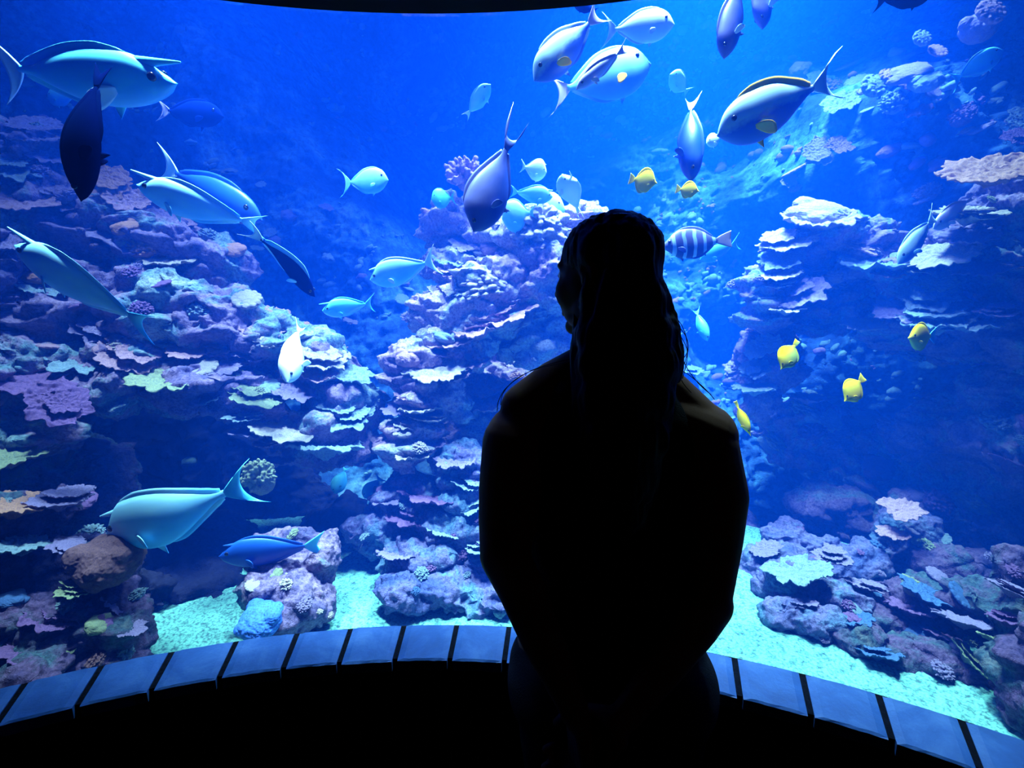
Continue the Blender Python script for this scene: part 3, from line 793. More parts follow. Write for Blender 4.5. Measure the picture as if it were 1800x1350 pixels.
# small corals crowding the upper right wall, fewer on the left
wx, wy = pix(wc)
front = wn[:, 1] < 0.3
def wall_corals(n, x0, x1, y0, y1, sizes, cols, roll, seed, slope=None):
    rg = random.Random(seed)
    sel = np.where((wx > x0) & (wx < x1) & (wy > y0) & (wy < y1) & front)[0]
    if slope: sel = sel[slope(wx[sel], wy[sel])]
    for k in range(n):
        i = int(sel[rg.randrange(len(sel))])
        c = wc[i]; w = rg.uniform(*sizes); h = w * rg.uniform(.3, .9)
        col = rg.choice(cols)
        px, py = float(wx[i]), float(wy[i])
        if px > 1640 and abs(py - 112) < 50: continue
        if rg.random() < .45: o = plate(px, py, float(c[1]) - .03, w * 1.3, min(w, h), roll + rg.uniform(-15, 15), col, bw)
        else: o = lump(rg.choice(('knob', 'knob', 'cauliflower', 'button')), px, py, float(c[1]) - .01, w, h, col, parent=bw, roll=roll, nod=rg.uniform(0, 1))
wall_corals(70, 1330, 1830, -20, 380, (16, 46), ['lavender', 'purple', 'cyan', 'lavender', 'pink', 'cyan'], -30, 5, lambda x, y: (x - 1330) * 0.9 + y > 180)
wall_corals(14, 380, 720, 250, 680, (10, 26), ['cyan', 'cyan', 'lavender'], 20, 6)
wall_corals(14, 1210, 1340, 380, 800, (12, 30), ['cyan', 'lavender'], 0, 7)

ALLC = ['cream', 'pink', 'lavender', 'cyan', 'green', 'purple', 'orange']
scatter(R_LEFT, 50, ALLC, (18, 50), 1)
scatter(R_LL, 26, ['lavender', 'green', 'purple', 'cyan', 'brown', 'blue'], (18, 46), 2)
scatter(R_CEN, 55, ['cream', 'pink', 'pink', 'lavender', 'cyan', 'orange'], (16, 44), 3)
scatter(R_LOWC, 26, ['lavender', 'purple', 'cyan', 'blue'], (16, 44), 4)
scatter(R_RIGHT, 40, ['cream', 'lavender', 'cyan', 'green', 'pink'], (14, 42), 5)
scatter(R_SHADE, 40, ['lavender', 'cyan', 'purple', 'green'], (20, 60), 6)
scatter(R_MOUND, 26, ['lavender', 'blue', 'cyan', 'purple'], (16, 44), 7)
scatter(R_LR, 36, ['lavender', 'blue', 'green', 'purple', 'brown'], (18, 50), 8)
scatter(R_BOULD, 10, ['cream', 'lavender', 'green'], (14, 34), 9)
# ---------------------------------------------------------------- fish
def curve(pts, x):
    """smooth interpolation through (x, y) knots"""
    X = np.array([p[0] for p in pts], float); Yv = np.array([p[1] for p in pts], float)
    d = np.gradient(Yv, X)
    x = np.clip(np.asarray(x, float), X[0], X[-1])
    i = np.clip(np.searchsorted(X, x) - 1, 0, len(X) - 2)
    h = X[i + 1] - X[i]; t = (x - X[i]) / h
    return ((2 * t**3 - 3 * t**2 + 1) * Yv[i] + (t**3 - 2 * t**2 + t) * h * d[i] + (-2 * t**3 + 3 * t**2) * Yv[i + 1] + (t**3 - t**2) * h * d[i + 1])

SHAPE = {
 'unicorn': dict(top=[(0, .02), (.03, .16), (.08, .36), (.14, .64), (.22, .90), (.36, 1), (.55, .88), (.75, .50), (.90, .18), (1, .13)],
                 bot=[(0, .02), (.04, .30), (.12, .62), (.26, .92), (.42, 1), (.60, .82), (.78, .44), (.92, .15), (1, .12)],
                 wid=[(0, .16), (.06, .48), (.2, .9), (.4, 1), (.65, .7), (.88, .22), (1, .12)], body=.82),
 'surgeon': dict(top=[(0, .02), (.04, .26), (.10, .60), (.22, .92), (.40, 1), (.62, .86), (.80, .46), (.93, .16), (1, .13)],
                 bot=[(0, .08), (.05, .30), (.14, .66), (.28, .94), (.45, 1), (.65, .82), (.82, .42), (.94, .15), (1, .12)],
                 wid=[(0, .16), (.07, .5), (.2, .9), (.38, 1), (.65, .7), (.88, .22), (1, .12)], body=.80),
 'tang': dict(top=[(0, .02), (.07, .10), (.16, .38), (.30, .86), (.48, 1), (.70, .82), (.86, .42), (.95, .20), (1, .17)],
              bot=[(0, .06), (.07, .14), (.17, .40), (.30, .84), (.48, 1), (.70, .84), (.86, .42), (.95, .20), (1, .17)],
              wid=[(0, .14), (.1, .4), (.25, .9), (.42, 1), (.7, .7), (.9, .25), (1, .15)], body=.82),
}

def fishmat(name, back, belly, rough=0.42, stripes=None, lim=(.40, .85)):
    m, nt, b = nodes_of(name)
    b.inputs['Roughness'].default_value = rough
    b.inputs['Specular IOR Level'].default_value = 0.35 if rough < .8 else 0.0
    if rough >= .8: b.inputs['IOR'].default_value = 1.05
    tc = nt.nodes.new('ShaderNodeTexCoord'); sep = nt.nodes.new('ShaderNodeSeparateXYZ')
    nt.links.new(tc.outputs['Generated'], sep.inputs[0])
    n = noise_node(nt, 6, 3, 0.6, coord='Generated')
    ma = nt.nodes.new('ShaderNodeMath'); ma.operation = 'MULTIPLY_ADD'; ma.inputs[1].default_value = 0.25
    nt.links.new(n.outputs['Fac'], ma.inputs[0]); nt.links.new(sep.outputs['Z'], ma.inputs[2])
    r = ramp(nt, [(lim[0], belly), (lim[1], back)])
    nt.links.new(ma.outputs[0], r.inputs[0])
    last = r.outputs[0]
    if stripes:
        wv = nt.nodes.new('ShaderNodeTexWave'); wv.wave_type = 'BANDS'; wv.bands_direction = 'X'
        wv.inputs['Scale'].default_value = stripes[1]; wv.inputs['Distortion'].default_value = 1.2; wv.inputs['Detail'].default_value = 1
        nt.links.new(tc.outputs['Generated'], wv.inputs['Vector'])
        r2 = ramp(nt, [(0.66, (0, 0, 0)), (0.82, (1, 1, 1))])
        nt.links.new(wv.outputs['Fac'], r2.inputs[0])
        mx = nt.nodes.new('ShaderNodeMix'); mx.data_type = 'RGBA'
        nt.links.new(r2.outputs[0], mx.inputs['Factor']); nt.links.new(last, mx.inputs[6]); mx.inputs[7].default_value = (*stripes[0], 1)
        last = mx.outputs[2]
    nt.links.new(last, b.inputs['Base Color'])
    return m
FM = {
 'pale': fishmat('pale_fish_skin', (0.42, 0.88, 1.0), (0.12, 0.58, 1.0)),
 'bright': fishmat('bright_fish_skin', (0.95, 1.0, 0.85), (0.60, 0.95, 0.92)),
 'cyan': fishmat('cyan_fish_skin', (0.14, 0.72, 0.85), (0.05, 0.42, 0.85)),
 'blue': fishmat('blue_fish_skin', (0.012, 0.09, 0.42), (0.006, 0.04, 0.34)),
 'rose': fishmat('rose_fish_skin', (0.70, 0.62, 0.72), (0.40, 0.46, 0.74)),
 'dark': fishmat('dark_shaded_fish_skin', (0.001, 0.004, 0.03), (0.001, 0.003, 0.03), rough=0.95),  # near-black base colour stands in for the unlit side of a fish
 'grey': fishmat('grey_fish_skin', (0.60, 0.85, 0.76), (0.06, 0.18, 0.62), lim=(.56, .72)),
 'violet': fishmat('violet_fish_skin', (0.14, 0.14, 0.36), (0.02, 0.06, 0.30)),
 'navy_shaded': fishmat('navy_shaded_fish_skin', (0.003, 0.015, 0.14), (0.002, 0.01, 0.12), rough=.85),  # darkened blue carries the shade on fish turned from the light
 'yellow': fishmat('yellow_fish_skin', (1.0, 0.72, 0.01), (1.0, 0.66, 0.01), rough=.9),
 'yellow_half': fishmat('yellow_half', (0.85, 0.58, 0.0), (0.40, 0.50, 0.10), rough=.9),
 'striped': fishmat('striped_fish_skin', (0.14, 0.13, 0.26), (0.03, 0.05, 0.18), stripes=((0.40, 0.62, 0.75), 1.9)),
 'fin_gold': fishmat('golden_fin', (1.0, 0.62, 0.05), (1.0, 0.5, 0.05), rough=.9),
 'fin_pale': fishmat('pale_fin', (0.60, 0.78, 0.80), (0.45, 0.66, 0.80)),
 'fin_pink': fishmat('pinkish_fin', (0.66, 0.50, 0.55), (0.50, 0.42, 0.60)),
 'fin_brown': fishmat('brownish_fin', (0.55, 0.40, 0.36), (0.36, 0.30, 0.36)),
 'eye': plain('fish_eye', (0.01, 0.01, 0.02), 0.15, 0.6),
}

def slab(center, normal_y, thick, nu, nv):
    """closed thin sheet from a (nu*nv) grid of centre points offset sideways by thick"""
    a = center + normal_y * thick[:, None]; b = center - normal_y * thick[:, None]
    V = np.concatenate([a, b]); N = nu * nv; F = []
    I = lambda i, j: i * nv + j
    for i in range(nu - 1):
        for j in range(nv - 1):
            F.append([I(i, j), I(i + 1, j), I(i + 1, j + 1), I(i, j + 1)])
            F.append([N + I(i, j), N + I(i, j + 1), N + I(i + 1, j + 1), N + I(i + 1, j)])
    for i in range(nu - 1):
        F.append([I(i, 0), N + I(i, 0), N + I(i + 1, 0), I(i + 1, 0)])
        F.append([I(i, nv - 1), I(i + 1, nv - 1), N + I(i + 1, nv - 1), N + I(i, nv - 1)])
    for j in range(nv - 1):
        F.append([I(0, j), I(0, j + 1), N + I(0, j + 1), N + I(0, j)])
        F.append([I(nu - 1, j), N + I(nu - 1, j), N + I(nu - 1, j + 1), I(nu - 1, j + 1)])
    return V, F

def fish(name, label, head, tail, Y, dY=0.0, shape='unicorn', h=0.15, w=0.05, skin='pale', fins=None, tailmat=None, pecmat=None, dorsal=0.032, anal=0.026,
         caudal='lunate', span=0.14, fil=0.0, horn=0.0, up=(0, 1, 0), bend=0.0, sbend=0.0, pec=0.10, group=None, cat='fish', tail_twist=0.0, horn_up=0.08):
    fins = fins or skin; tailmat = tailmat or fins; pecmat = pecmat or fins
    hp = P(*head, Y - dY / 2); tp = P(*tail, Y + dY / 2)
    ax = hp - tp; L = ax.length; ax.normalize()
    uh = Vector((up[0], -up[2], up[1])).normalized()
    uz = (uh - ax * uh.dot(ax)).normalized(); uy = uz.cross(ax)
    rot = Matrix((ax, uy, uz)).transposed()
    S = SHAPE[shape]; BL = S['body']
    def warp(p):
        p = np.asarray(p, float).copy()
        s = 0.5 - p[:, 0] / L
        p[:, 1] += L * (bend * np.clip(s - 0.3, 0, 1) ** 2 * 2.0 + sbend * np.sin((s - 0.2) * 6.0) * 0.1)
        if tail_twist:
            t = np.clip((s - BL + 0.04) / 0.1, 0, 1); a = tail_twist * t
            dx = p[:, 0] - L * (0.5 - BL); c = np.where(s > BL - 0.04, dx, 0)
            p[:, 1] += np.sin(a) * -c; p[:, 0] += (np.cos(a) - 1) * c
        return p
    H, Wd = h * L, w * L
    topf = lambda s: curve(S['top'], np.asarray(s) / BL) * H
    botf = lambda s: -curve(S['bot'], np.asarray(s) / BL) * H
    widf = lambda s: curve(S['wid'], np.asarray(s) / BL) * Wd
    # body
    ns, na = 30, 22
    ss = np.concatenate([[0.002, 0.008, 0.02], np.linspace(0.04, BL, ns - 3)])
    V = []
    for s in ss:
        t, b_, wd = float(topf(s)), float(botf(s)), float(widf(s))
        cz, hz = (t + b_) / 2, (t - b_) / 2
        sh = 1.0 if s > 0.03 else (0.45 + 0.55 * s / 0.03)
        for j in range(na):
            a = 2 * math.pi * j / na
            V.append((L * (0.5 - s), wd * math.sin(a) * sh * (1 - 0.12 * math.cos(a) ** 2), cz + hz * math.cos(a) * sh))
    F = [[i * na + j, i * na + (j + 1) % na, (i + 1) * na + (j + 1) % na, (i + 1) * na + j] for i in range(ns - 1) for j in range(na)]
    F.append(list(range(na))[::-1]); F.append([(ns - 1) * na + j for j in range(na)])
    root = mk(name, warp(V), F, FM[skin], fixn=True)
    root.matrix_world = Matrix.Translation((hp + tp) / 2) @ rot.to_4x4()
    tag(root, label, cat, group)
    def part(nm, V, F, mat, lab=None):
        o = mk(nm, warp(V), F, FM[mat], root, fixn=True)
        if lab: o['label'] = lab
        return o
    # dorsal and anal fins
    def ribbon(nm, s0, s1, hh, side, mat, back=0.35, rays=True):
        nu, nv = 22, 4
        U = np.linspace(0, 1, nu); Q = np.linspace(0, 1, nv)
        c, th = [], []
        for u in U:
            s = s0 + (s1 - s0) * u
            base = float(topf(s) if side > 0 else botf(s))
            prof = hh * L * ((math.sin(math.pi * u) ** 0.6 if shape == 'tang' else 1) * (min(1, u * 5) ** 0.7) * (0.75 + 0.25 * u if u < 0.9 else 0.97 * (1 - (u - 0.9) * 5)) + .02)
            for q in Q:
                z = base - side * 0.012 * L + side * (prof + 0.012 * L) * q
                c.append((L * (0.5 - s) - back * prof * q, 0.0, z)); th.append((0.006 - 0.0045 * q) * L)
        c = np.array(c)
        VV, FF = slab(c, np.tile([[0, 1, 0]], (len(c), 1)), np.array(th), nu, nv)
        part(nm, VV, FF, mat)
    if dorsal: ribbon('dorsal_fin', 0.20 if shape != 'tang' else 0.24, BL * 0.95, dorsal, 1, fins)
    if anal: ribbon('anal_fin', 0.40, BL * 0.95, anal, -1, fins)
    # tail fin
    nu, nv = 9, 19
    c, th = [], []
    ped = float(topf(BL) - botf(BL)) / 2 * 0.95; cz = float(topf(BL) + botf(BL)) / 2
    for i in range(nu):
        u = i / (nu - 1)
        for j in range(nv):
            v = -1 + 2 * j / (nv - 1)
            av = abs(v)
            if caudal == 'lunate': ln = 0.45 + 0.55 * av ** 2.2
            elif caudal == 'fork': ln = 0.55 + 0.45 * av ** 1.3
            else: ln = 0.93 + 0.07 * av
            ln = ln * (1 - BL) * L + fil * L * max(0, (av - 0.8) / 0.2) ** 2 * (1 if v > 0 else 0.6)
            sp_ = span * L * (v * (1 - 0.12 * (1 - av)))
            z = cz + ped * v * (1 - u ** 0.9) + sp_ * u ** (0.9 if caudal != 'trunc' else 0.75)
            c.append((L * (0.5 - BL) + 0.02 * L * (1 - u) - ln * u, 0.012 * L * math.sin(3 * u), z)); th.append((0.008 - 0.0065 * u) * L * (1 if av < 0.85 else 0.8))
    c = np.array(c)
    VV, FF = slab(c, np.tile([[0, 1, 0]], (len(c), 1)), np.array(th), nu, nv)
    part('tail_fin', VV, FF, tailmat, None if tailmat == skin else {'fin_pale': 'pale tail fin', 'fin_pink': 'pinkish tail fin', 'fin_brown': 'brownish tail fin'}.get(tailmat))
    # pectoral fins
    for sd in (-1, 1):
        nu, nv = 8, 7
        c, th = [], []
        s = 0.25; by = float(widf(s)) * 0.9; bz = float(botf(s)) * 0.32
        for i in range(nu):
            u = i / (nu - 1)
            for j in range(nv):
                v = -1 + 2 * j / (nv - 1)
                wd = (0.22 + 0.78 * math.sin(min(1, u * 1.15 + .05) * math.pi * 0.62)) * 0.36 * pec * L * (1 if u < 0.9 else 0.6)
                c.append((L * (0.5 - s) - pec * L * u * 0.80, sd * (by + pec * L * u * 0.5), bz - pec * L * u * 0.42 + v * wd))
                th.append((0.005 - 0.0035 * u) * L)
        c = np.array(c)
        VV, FF = slab(c, np.tile([[0.5, 0.85 * sd, 0]], (len(c), 1)), np.array(th), nu, nv)
        part('pectoral_fin', VV, FF, pecmat, 'golden pectoral fin' if pecmat == 'fin_gold' and skin != 'yellow' else None)
    # pelvic fin
    nu, nv = 5, 4
    c = []; th = []
    for i in range(nu):
        u = i / (nu - 1)
        for j in range(nv):
            q = j / (nv - 1)
            c.append((L * (0.5 - 0.27 - 0.07 * q * (1 - u) - 0.06 * u), 0, float(botf(0.27)) + 0.02 * L - 0.075 * L * u)); th.append(0.004 * L * (1 - 0.6 * u))
    c = np.array(c)
    VV, FF = slab(c, np.tile([[0, 1, 0]], (len(c), 1)), np.array(th), nu, nv)
    part('pelvic_fin', VV, FF, fins)
    # eyes
    se = 0.085 if shape == 'unicorn' else (0.12 if shape == 'surgeon' else 0.15)
    re = 0.020 * L if shape != 'tang' else 0.022 * L
    for sd in (-1, 1):
        v, f = ICO3
        ez = float(topf(se)) * 0.45
        part('eye', v * np.array([re, re * 0.6, re]) + np.array([L * (0.5 - se), sd * float(widf(se)) * 0.86, ez]), f, 'eye', 'dark eye')
    if horn:
        a = Acc()
        x0 = L * (0.5 - 0.13); z0 = float(topf(0.14)) * 0.84
        d = np.array([math.cos(horn_up), 0, math.sin(horn_up)])
        p0 = np.array([x0 - 0.03 * L, 0, z0])
        a.cap(p0, p0 + d * (horn + 0.075) * L, 0.026 * L, 0.005 * L, n=12, flat=0.8)
        part('horn', a.verts(), a.f, skin)
    return root

UL = 'unicornfish'
# upper left
fish('unicornfish', 'large pale unicornfish swimming right near the top left corner', (306, 148), (-32, 116), 1.40, 0.05, h=0.12, w=.07, skin='cyan', tailmat='fin_pale', horn=.13, span=.17, up=(0, 1, .55), horn_up=.06, sbend=-.25, cat=UL, pec=.13, pecmat='fin_pale')
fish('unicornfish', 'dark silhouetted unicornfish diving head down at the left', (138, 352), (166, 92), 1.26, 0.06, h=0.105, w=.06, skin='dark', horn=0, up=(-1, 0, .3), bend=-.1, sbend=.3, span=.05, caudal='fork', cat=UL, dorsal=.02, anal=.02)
fish('surgeonfish', 'small cyan fish behind the dark diving unicornfish at the left', (82, 172), (142, 168), 2.3, 0, shape='surgeon', h=.26, skin='cyan', span=.2, cat='fish')
fish('surgeonfish', 'surgeonfish coloured dark blue for shade below the large top left unicornfish', (394, 205), (272, 192), 1.9, 0.05, shape='surgeon', h=.15, w=.06, skin='navy_shaded', tailmat='fin_pink', up=(0, 1, .1), cat='fish', dorsal=.03, anal=.03)
fish('unicornfish', 'bright cyan unicornfish facing left in front of a darker blue fish', (240, 324), (466, 404), 1.55, 0.05, h=0.14, w=.07, skin='pale', horn=.12, up=(.45, 1, .5), horn_up=.06, span=.11, cat=UL, bend=-.05)
fish('surgeonfish', 'deep blue fish with pale tail behind the bright cyan unicornfish', (462, 388), (272, 284), 1.75, 0.1, shape='surgeon', h=.12, w=.06, skin='blue', tailmat='fin_pale', up=(.4, 1, .3), span=.14, cat='fish')
fish('unicornfish', 'big cyan unicornfish at the left edge pointing up left', (26, 430), (274, 582), 1.42, 0.02, h=0.165, w=.075, skin='pale', tailmat='cyan', horn=.115, up=(.55, 1, .7), horn_up=.06, span=.14, cat=UL)
fish('surgeonfish', 'pale blue surgeonfish with forked tail swimming right alone before the back wall', (683, 316), (598, 322), 2.1, 0.03, shape='surgeon', h=.24, w=.07, skin='pale', caudal='lunate', span=.28, fil=.06, cat='fish')
fish('unicornfish', 'pale curving unicornfish with shade painted into its dark flank, tail raised, left of centre', (554, 522), (452, 392), 1.6, -0.05, h=0.12, w=.06, skin='navy_shaded', fins='pale', tailmat='fin_pale', up=(.6, .7, .5), bend=-.22, span=.14, cat=UL, dorsal=.06)
fish('unicornfish', 'white backed unicornfish swimming left above a smaller horned one', (650, 492), (772, 456), 1.9, 0, h=0.19, w=.06, skin='pale', fins='fin_pale', tailmat='bright', horn=.04, up=(0, 1, .3), span=.22, cat=UL)
fish('unicornfish', 'small cyan horned unicornfish swimming left under the white backed one', (566, 546), (660, 532), 1.95, 0.12, h=0.18, w=.08, skin='cyan', horn=.12, up=(0, 1, .4), horn_up=.06, span=.2, cat=UL)
fish('unicornfish', 'bright white unicornfish seen from the front, nose down, over the left reef', (505, 672), (528, 566), 1.8, 0.22, h=0.17, w=.12, skin='bright', horn=0, up=(-.3, .5, 1), span=.1, cat=UL, pec=.12)
fish('unicornfish', 'large pale blue unicornfish swimming left low at the left', (180, 944), (448, 850), 1.38, 0.0, h=0.175, w=.06, skin='pale', fins='pale', tailmat='cyan', horn=.05, up=(0, 1, .1), span=.15, fil=.03, cat=UL, horn_up=.06, sbend=.3)
fish('unicornfish', 'deep blue unicornfish with cyan tail swimming left near the bottom boulder', (384, 978), (572, 956), 1.5, 0.08, h=0.16, w=.06, skin='blue', tailmat='cyan', up=(0, 1, .1), span=.15, caudal='fork', cat=UL, horn=.03)
fish('surgeonfish', 'cyan surgeonfish head down with pale forked tail at the reef foot', (640, 876), (672, 836), 2.1, 0.06, shape='surgeon', h=.26, w=.08, skin='cyan', up=(-.7, .7, 0), span=.34, cat='fish')
fish('surgeonfish', 'dim blue surgeonfish left of the cyan one at the reef foot', (588, 868), (610, 818), 2.3, 0.06, shape='surgeon', h=.24, w=.08, skin='cyan', up=(-.9, .4, 0), span=.14, cat='fish')
# centre
fish('surgeonfish', 'slim pale surgeonfish pointing up right in the open blue water', (862, 148), (816, 208), 2.0, 0.1, shape='surgeon', h=.17, w=.06, skin='pale', tailmat='bright', up=(-.8, .6, .2), span=.10, cat='fish')
fish('unicornfish', 'violet unicornfish diving head down over the central reef, tail streamer raised', (832, 408), (904, 228), 1.5, 0.05, h=0.19, w=.08, skin='violet', fins='violet', up=(-.85, .35, .3), span=.10, fil=.22, cat=UL, dorsal=.035)
fish('surgeonfish', 'small cyan surgeonfish half hidden left of the branching coral', (758, 350), (802, 348), 2.3, 0.05, shape='surgeon', h=.36, w=.1, skin='cyan', cat='fish', span=.3)
fish('unicornfish', 'small bright oval unicornfish above the white cauliflower coral', (961, 303), (914, 292), 2.2, 0.05, h=.34, w=.12, skin='bright', span=.22, up=(.2, 1, .3), cat=UL, horn=.02)
fish('unicornfish', 'bright white unicornfish with head up and tail streamer down by the person\'s head', (988, 306), (1020, 378), 2.0, 0.1, h=.26, w=.13, skin='bright', span=.06, fil=.12, up=(.2, .6, .8), cat=UL, horn=.10, pec=.14)
fish('unicornfish', 'pale unicornfish swimming right beneath the small bright oval one', (972, 346), (894, 336), 2.15, 0, h=.19, w=.08, skin='pale', span=.16, up=(0, 1, .4), cat=UL, horn=.06)
fish('surgeonfish', 'round cyan fish tucked behind the white cauliflower coral', (994, 368), (908, 374), 2.42, 0.05, shape='surgeon', h=.34, w=.12, skin='pale', span=.2, cat='fish')
fish('surgeonfish', 'big grey blue surgeonfish with golden pectoral fin diving left at top centre', (938, 142), (1062, 14), 1.55, 0.05, shape='surgeon', h=.155, w=.07, skin='grey', fins='grey', tailmat='fin_pink', pecmat='fin_gold', up=(-.7, .7, .3), span=.13, pec=.12, cat='fish')
fish('surgeonfish', 'pale green surgeonfish swimming right below the top edge of the window', (1186, 42), (1056, 54), 1.7, 0.05, shape='surgeon', h=.21, w=.07, skin='bright', fins='fin_pale', tailmat='fin_pale', span=.24, up=(0, 1, .1), cat='fish')
fish('surgeonfish', 'slim pinkish grey fish crossing in front of a large round surgeonfish', (1012, 158), (1106, 78), 1.5, 0.02, shape='surgeon', h=.09, w=.05, skin='rose', fins='fin_pink', tailmat='fin_pink', up=(-.6, .7, .5), span=.10, cat='fish')
fish('surgeonfish', 'large round blue surgeonfish with golden pectoral fin behind the slim pinkish fish', (1145, 112), (962, 166), 1.72, 0.05, shape='surgeon', h=.24, w=.08, skin='pale', tailmat='fin_pink', pecmat='fin_gold', up=(0, 1, -.1), span=.22, fil=.05, pec=.12, cat='fish')
fish('surgeonfish', 'violet grey fish diving head down at the top edge, right of centre', (1272, 104), (1304, -60), 1.5, 0.03, shape='surgeon', h=.13, w=.07, skin='violet', pecmat='fin_pale', up=(-1, .2, .2), cat='fish', span=.1)
fish('surgeonfish', 'blue grey fish cut off by the top edge beside the violet grey one', (1340, 52), (1338, -90), 1.7, 0.03, shape='surgeon', h=.16, w=.07, skin='violet', pecmat='bright', up=(-1, .2, .4), cat='fish', pec=.16, span=.1)
fish('surgeonfish', 'small cyan fish above the tail of the vertical blue fish', (1178, 130), (1212, 166), 2.3, 0.1, shape='surgeon', h=.24, w=.1, skin='pale', up=(.6, .8, .2), span=.2, cat='fish')
fish('surgeonfish', 'vertical blue fish diving nose down above the small yellow tang', (1216, 320), (1206, 150), 1.65, 0.06, shape='surgeon', h=.12, w=.09, skin='blue', tailmat='fin_pink', up=(1, 0, .9), bend=.2, span=.09, cat='fish')
YG = 'yellow tangs'
fish('yellow_tang', 'bright yellow tang swimming right above the person\'s head', (1156, 322), (1106, 314), 1.6, 0.03, shape='tang', h=.38, w=.08, skin='yellow', dorsal=.10, anal=.09, span=.2, caudal='trunc', cat='fish')
fish('yellow_tang', 'smaller yellow tang at the nose of the vertical blue fish', (1230, 336), (1188, 332), 1.6, 0.03, shape='tang', h=.31, w=.08, skin='yellow', dorsal=.10, anal=.09, span=.2, caudal='trunc', cat='fish')
# right
fish('surgeonfish', 'big pale surgeonfish with golden fins swimming left at the upper right', (1260, 238), (1476, 132), 1.45, 0.04, shape='surgeon', h=.17, w=.075, skin='grey', fins='fin_gold', tailmat='fin_pale', pecmat='fin_gold', up=(-.2, 1, .25), span=.17, fil=.05, pec=.13, dorsal=.045, anal=0, cat='fish')
fish('surgeonfish', 'small white fish at the mouth of the big pale surgeonfish', (1242, 252), (1272, 238), 1.9, 0.05, shape='surgeon', h=.22, w=.1, skin='bright', span=.2, up=(-.2, 1, .1), cat='fish')
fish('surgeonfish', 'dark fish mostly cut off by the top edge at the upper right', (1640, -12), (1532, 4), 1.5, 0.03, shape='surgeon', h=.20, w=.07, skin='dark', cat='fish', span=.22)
fish('unicornfish', 'pale blue unicornfish pointing up right near the upper right corner', (1764, 88), (1668, 146), 1.9, 0.05, shape='surgeon', h=.21, w=.06, skin='cyan', up=(-.5, .85, 0), span=.26, fil=.06, cat=UL)
fish('striped_tang', 'dark sailfin tang with pale vertical stripes right of the person\'s head', (1156, 434), (1286, 420), 1.75, 0.02, shape='tang', h=.19, w=.06, skin='striped', fins='violet', tailmat='fin_brown', dorsal=.035, anal=.03, span=.11, caudal='trunc', cat='fish')
fish('surgeonfish', 'cyan fish half hidden under the striped tang', (1230, 456), (1302, 424), 2.1, 0.02, shape='surgeon', h=.17, w=.07, skin='cyan', span=.2, up=(-.2, 1, .3), cat='fish')
fish('surgeonfish', 'curved cyan fish swimming down right of the person\'s hair', (1244, 600), (1220, 540), 2.1, 0.03, shape='surgeon', h=.13, w=.08, skin='cyan', span=.12, up=(1, .3, .5), bend=.3, cat='fish')
fish('surgeonfish', 'pale fish diving left into the upper right reef', (1578, 464), (1648, 372), 1.9, 0.05, shape='surgeon', h=.15, w=.06, skin='grey', tailmat='fin_pale', up=(-.7, .7, .2), span=.17, cat='fish')
fish('surgeonfish', 'pinkish grey fish sloping up right over the upper right reef', (1640, 402), (1716, 342), 1.95, 0.05, shape='surgeon', h=.15, w=.06, skin='rose', up=(-.5, .8, .3), fins='fin_pink', span=.06, cat='fish')
fish('yellow_tang', 'yellow tang with head down and tail up, right of the person\'s shoulder', (1372, 650), (1402, 598), 1.5, 0.04, shape='tang', h=.26, w=.08, skin='yellow_half', dorsal=.06, anal=.06, span=.08, caudal='trunc', up=(-.9, .3, 0), cat='fish')
fish('yellow_tang', 'yellow tang with blue tail swimming left under the right reef shelf', (1596, 594), (1644, 590), 1.5, 0.05, shape='tang', h=.30, w=.09, skin='yellow_half', tailmat='cyan', dorsal=.05, anal=.05, span=.2, caudal='trunc', cat='fish')
fish('yellow_tang', 'lowest round yellow tang over the dark middle right slope', (1484, 706), (1518, 662), 1.5, 0.04, shape='tang', h=.30, w=.08, skin='yellow', dorsal=.06, anal=.06, span=.14, caudal='trunc', up=(-.7, .6, 0), cat='fish')
fish('yellow_tang', 'thin yellow tang seen edge on beside the person\'s right shoulder', (1320, 767), (1292, 705), 1.5, 0.05, shape='tang', h=.12, w=.08, skin='yellow', dorsal=.03, anal=.03, span=.05, caudal='trunc', up=(.8, .3, .9), cat='fish')
fish('surgeonfish', 'dark fish peeking from under the header left of the top centre', (1006, 2), (1052, 22), 1.6, 0.03, shape='surgeon', h=.22, w=.08, skin='navy_shaded', cat='fish')
fish('surgeonfish', 'round pale fish between the violet unicornfish and the white cauliflower coral', (882, 384), (944, 372), 2.12, 0.05, shape='surgeon', h=.40, w=.14, skin='pale', span=.2, cat='fish', up=(.2, 1, .2))
# ---------------------------------------------------------------- the visitor
def Q(px, py, Y, r_px=0):
    p = P(px, py, Y)
    return (p.x, p.y, p.z, r_px * Y / FPX)

YT = 0.90
def torso_parts(a, g=0.0, hips=True):
    """trunk built from overlapping rounded volumes; g inflates them for clothing"""
    s = YT / FPX
    def E(px, py, rx, ry, rz, Y=YT, rot=None):
        a.ell(P(px, py, Y), (rx * s + g, rz + g, ry * s + g), rot, ICO4)
    E(1068, 800, 150, 130, .100)            # rib cage
    E(1010, 770, 100, 95, .088)
    E(1130, 770, 100, 95, .088)
    E(1063, 885, 143, 110, .098)
    E(1063, 960, 141, 110, .096)            # waist
    E(1066, 1050, 158, 110, .104)
    if not hips: return
    E(1069, 1150, 181, 115, .118)           # hips
    E(998, 1190, 108, 100, .125, YT - .015)  # buttocks
    E(1145, 1190, 112, 100, .125, YT - .015)

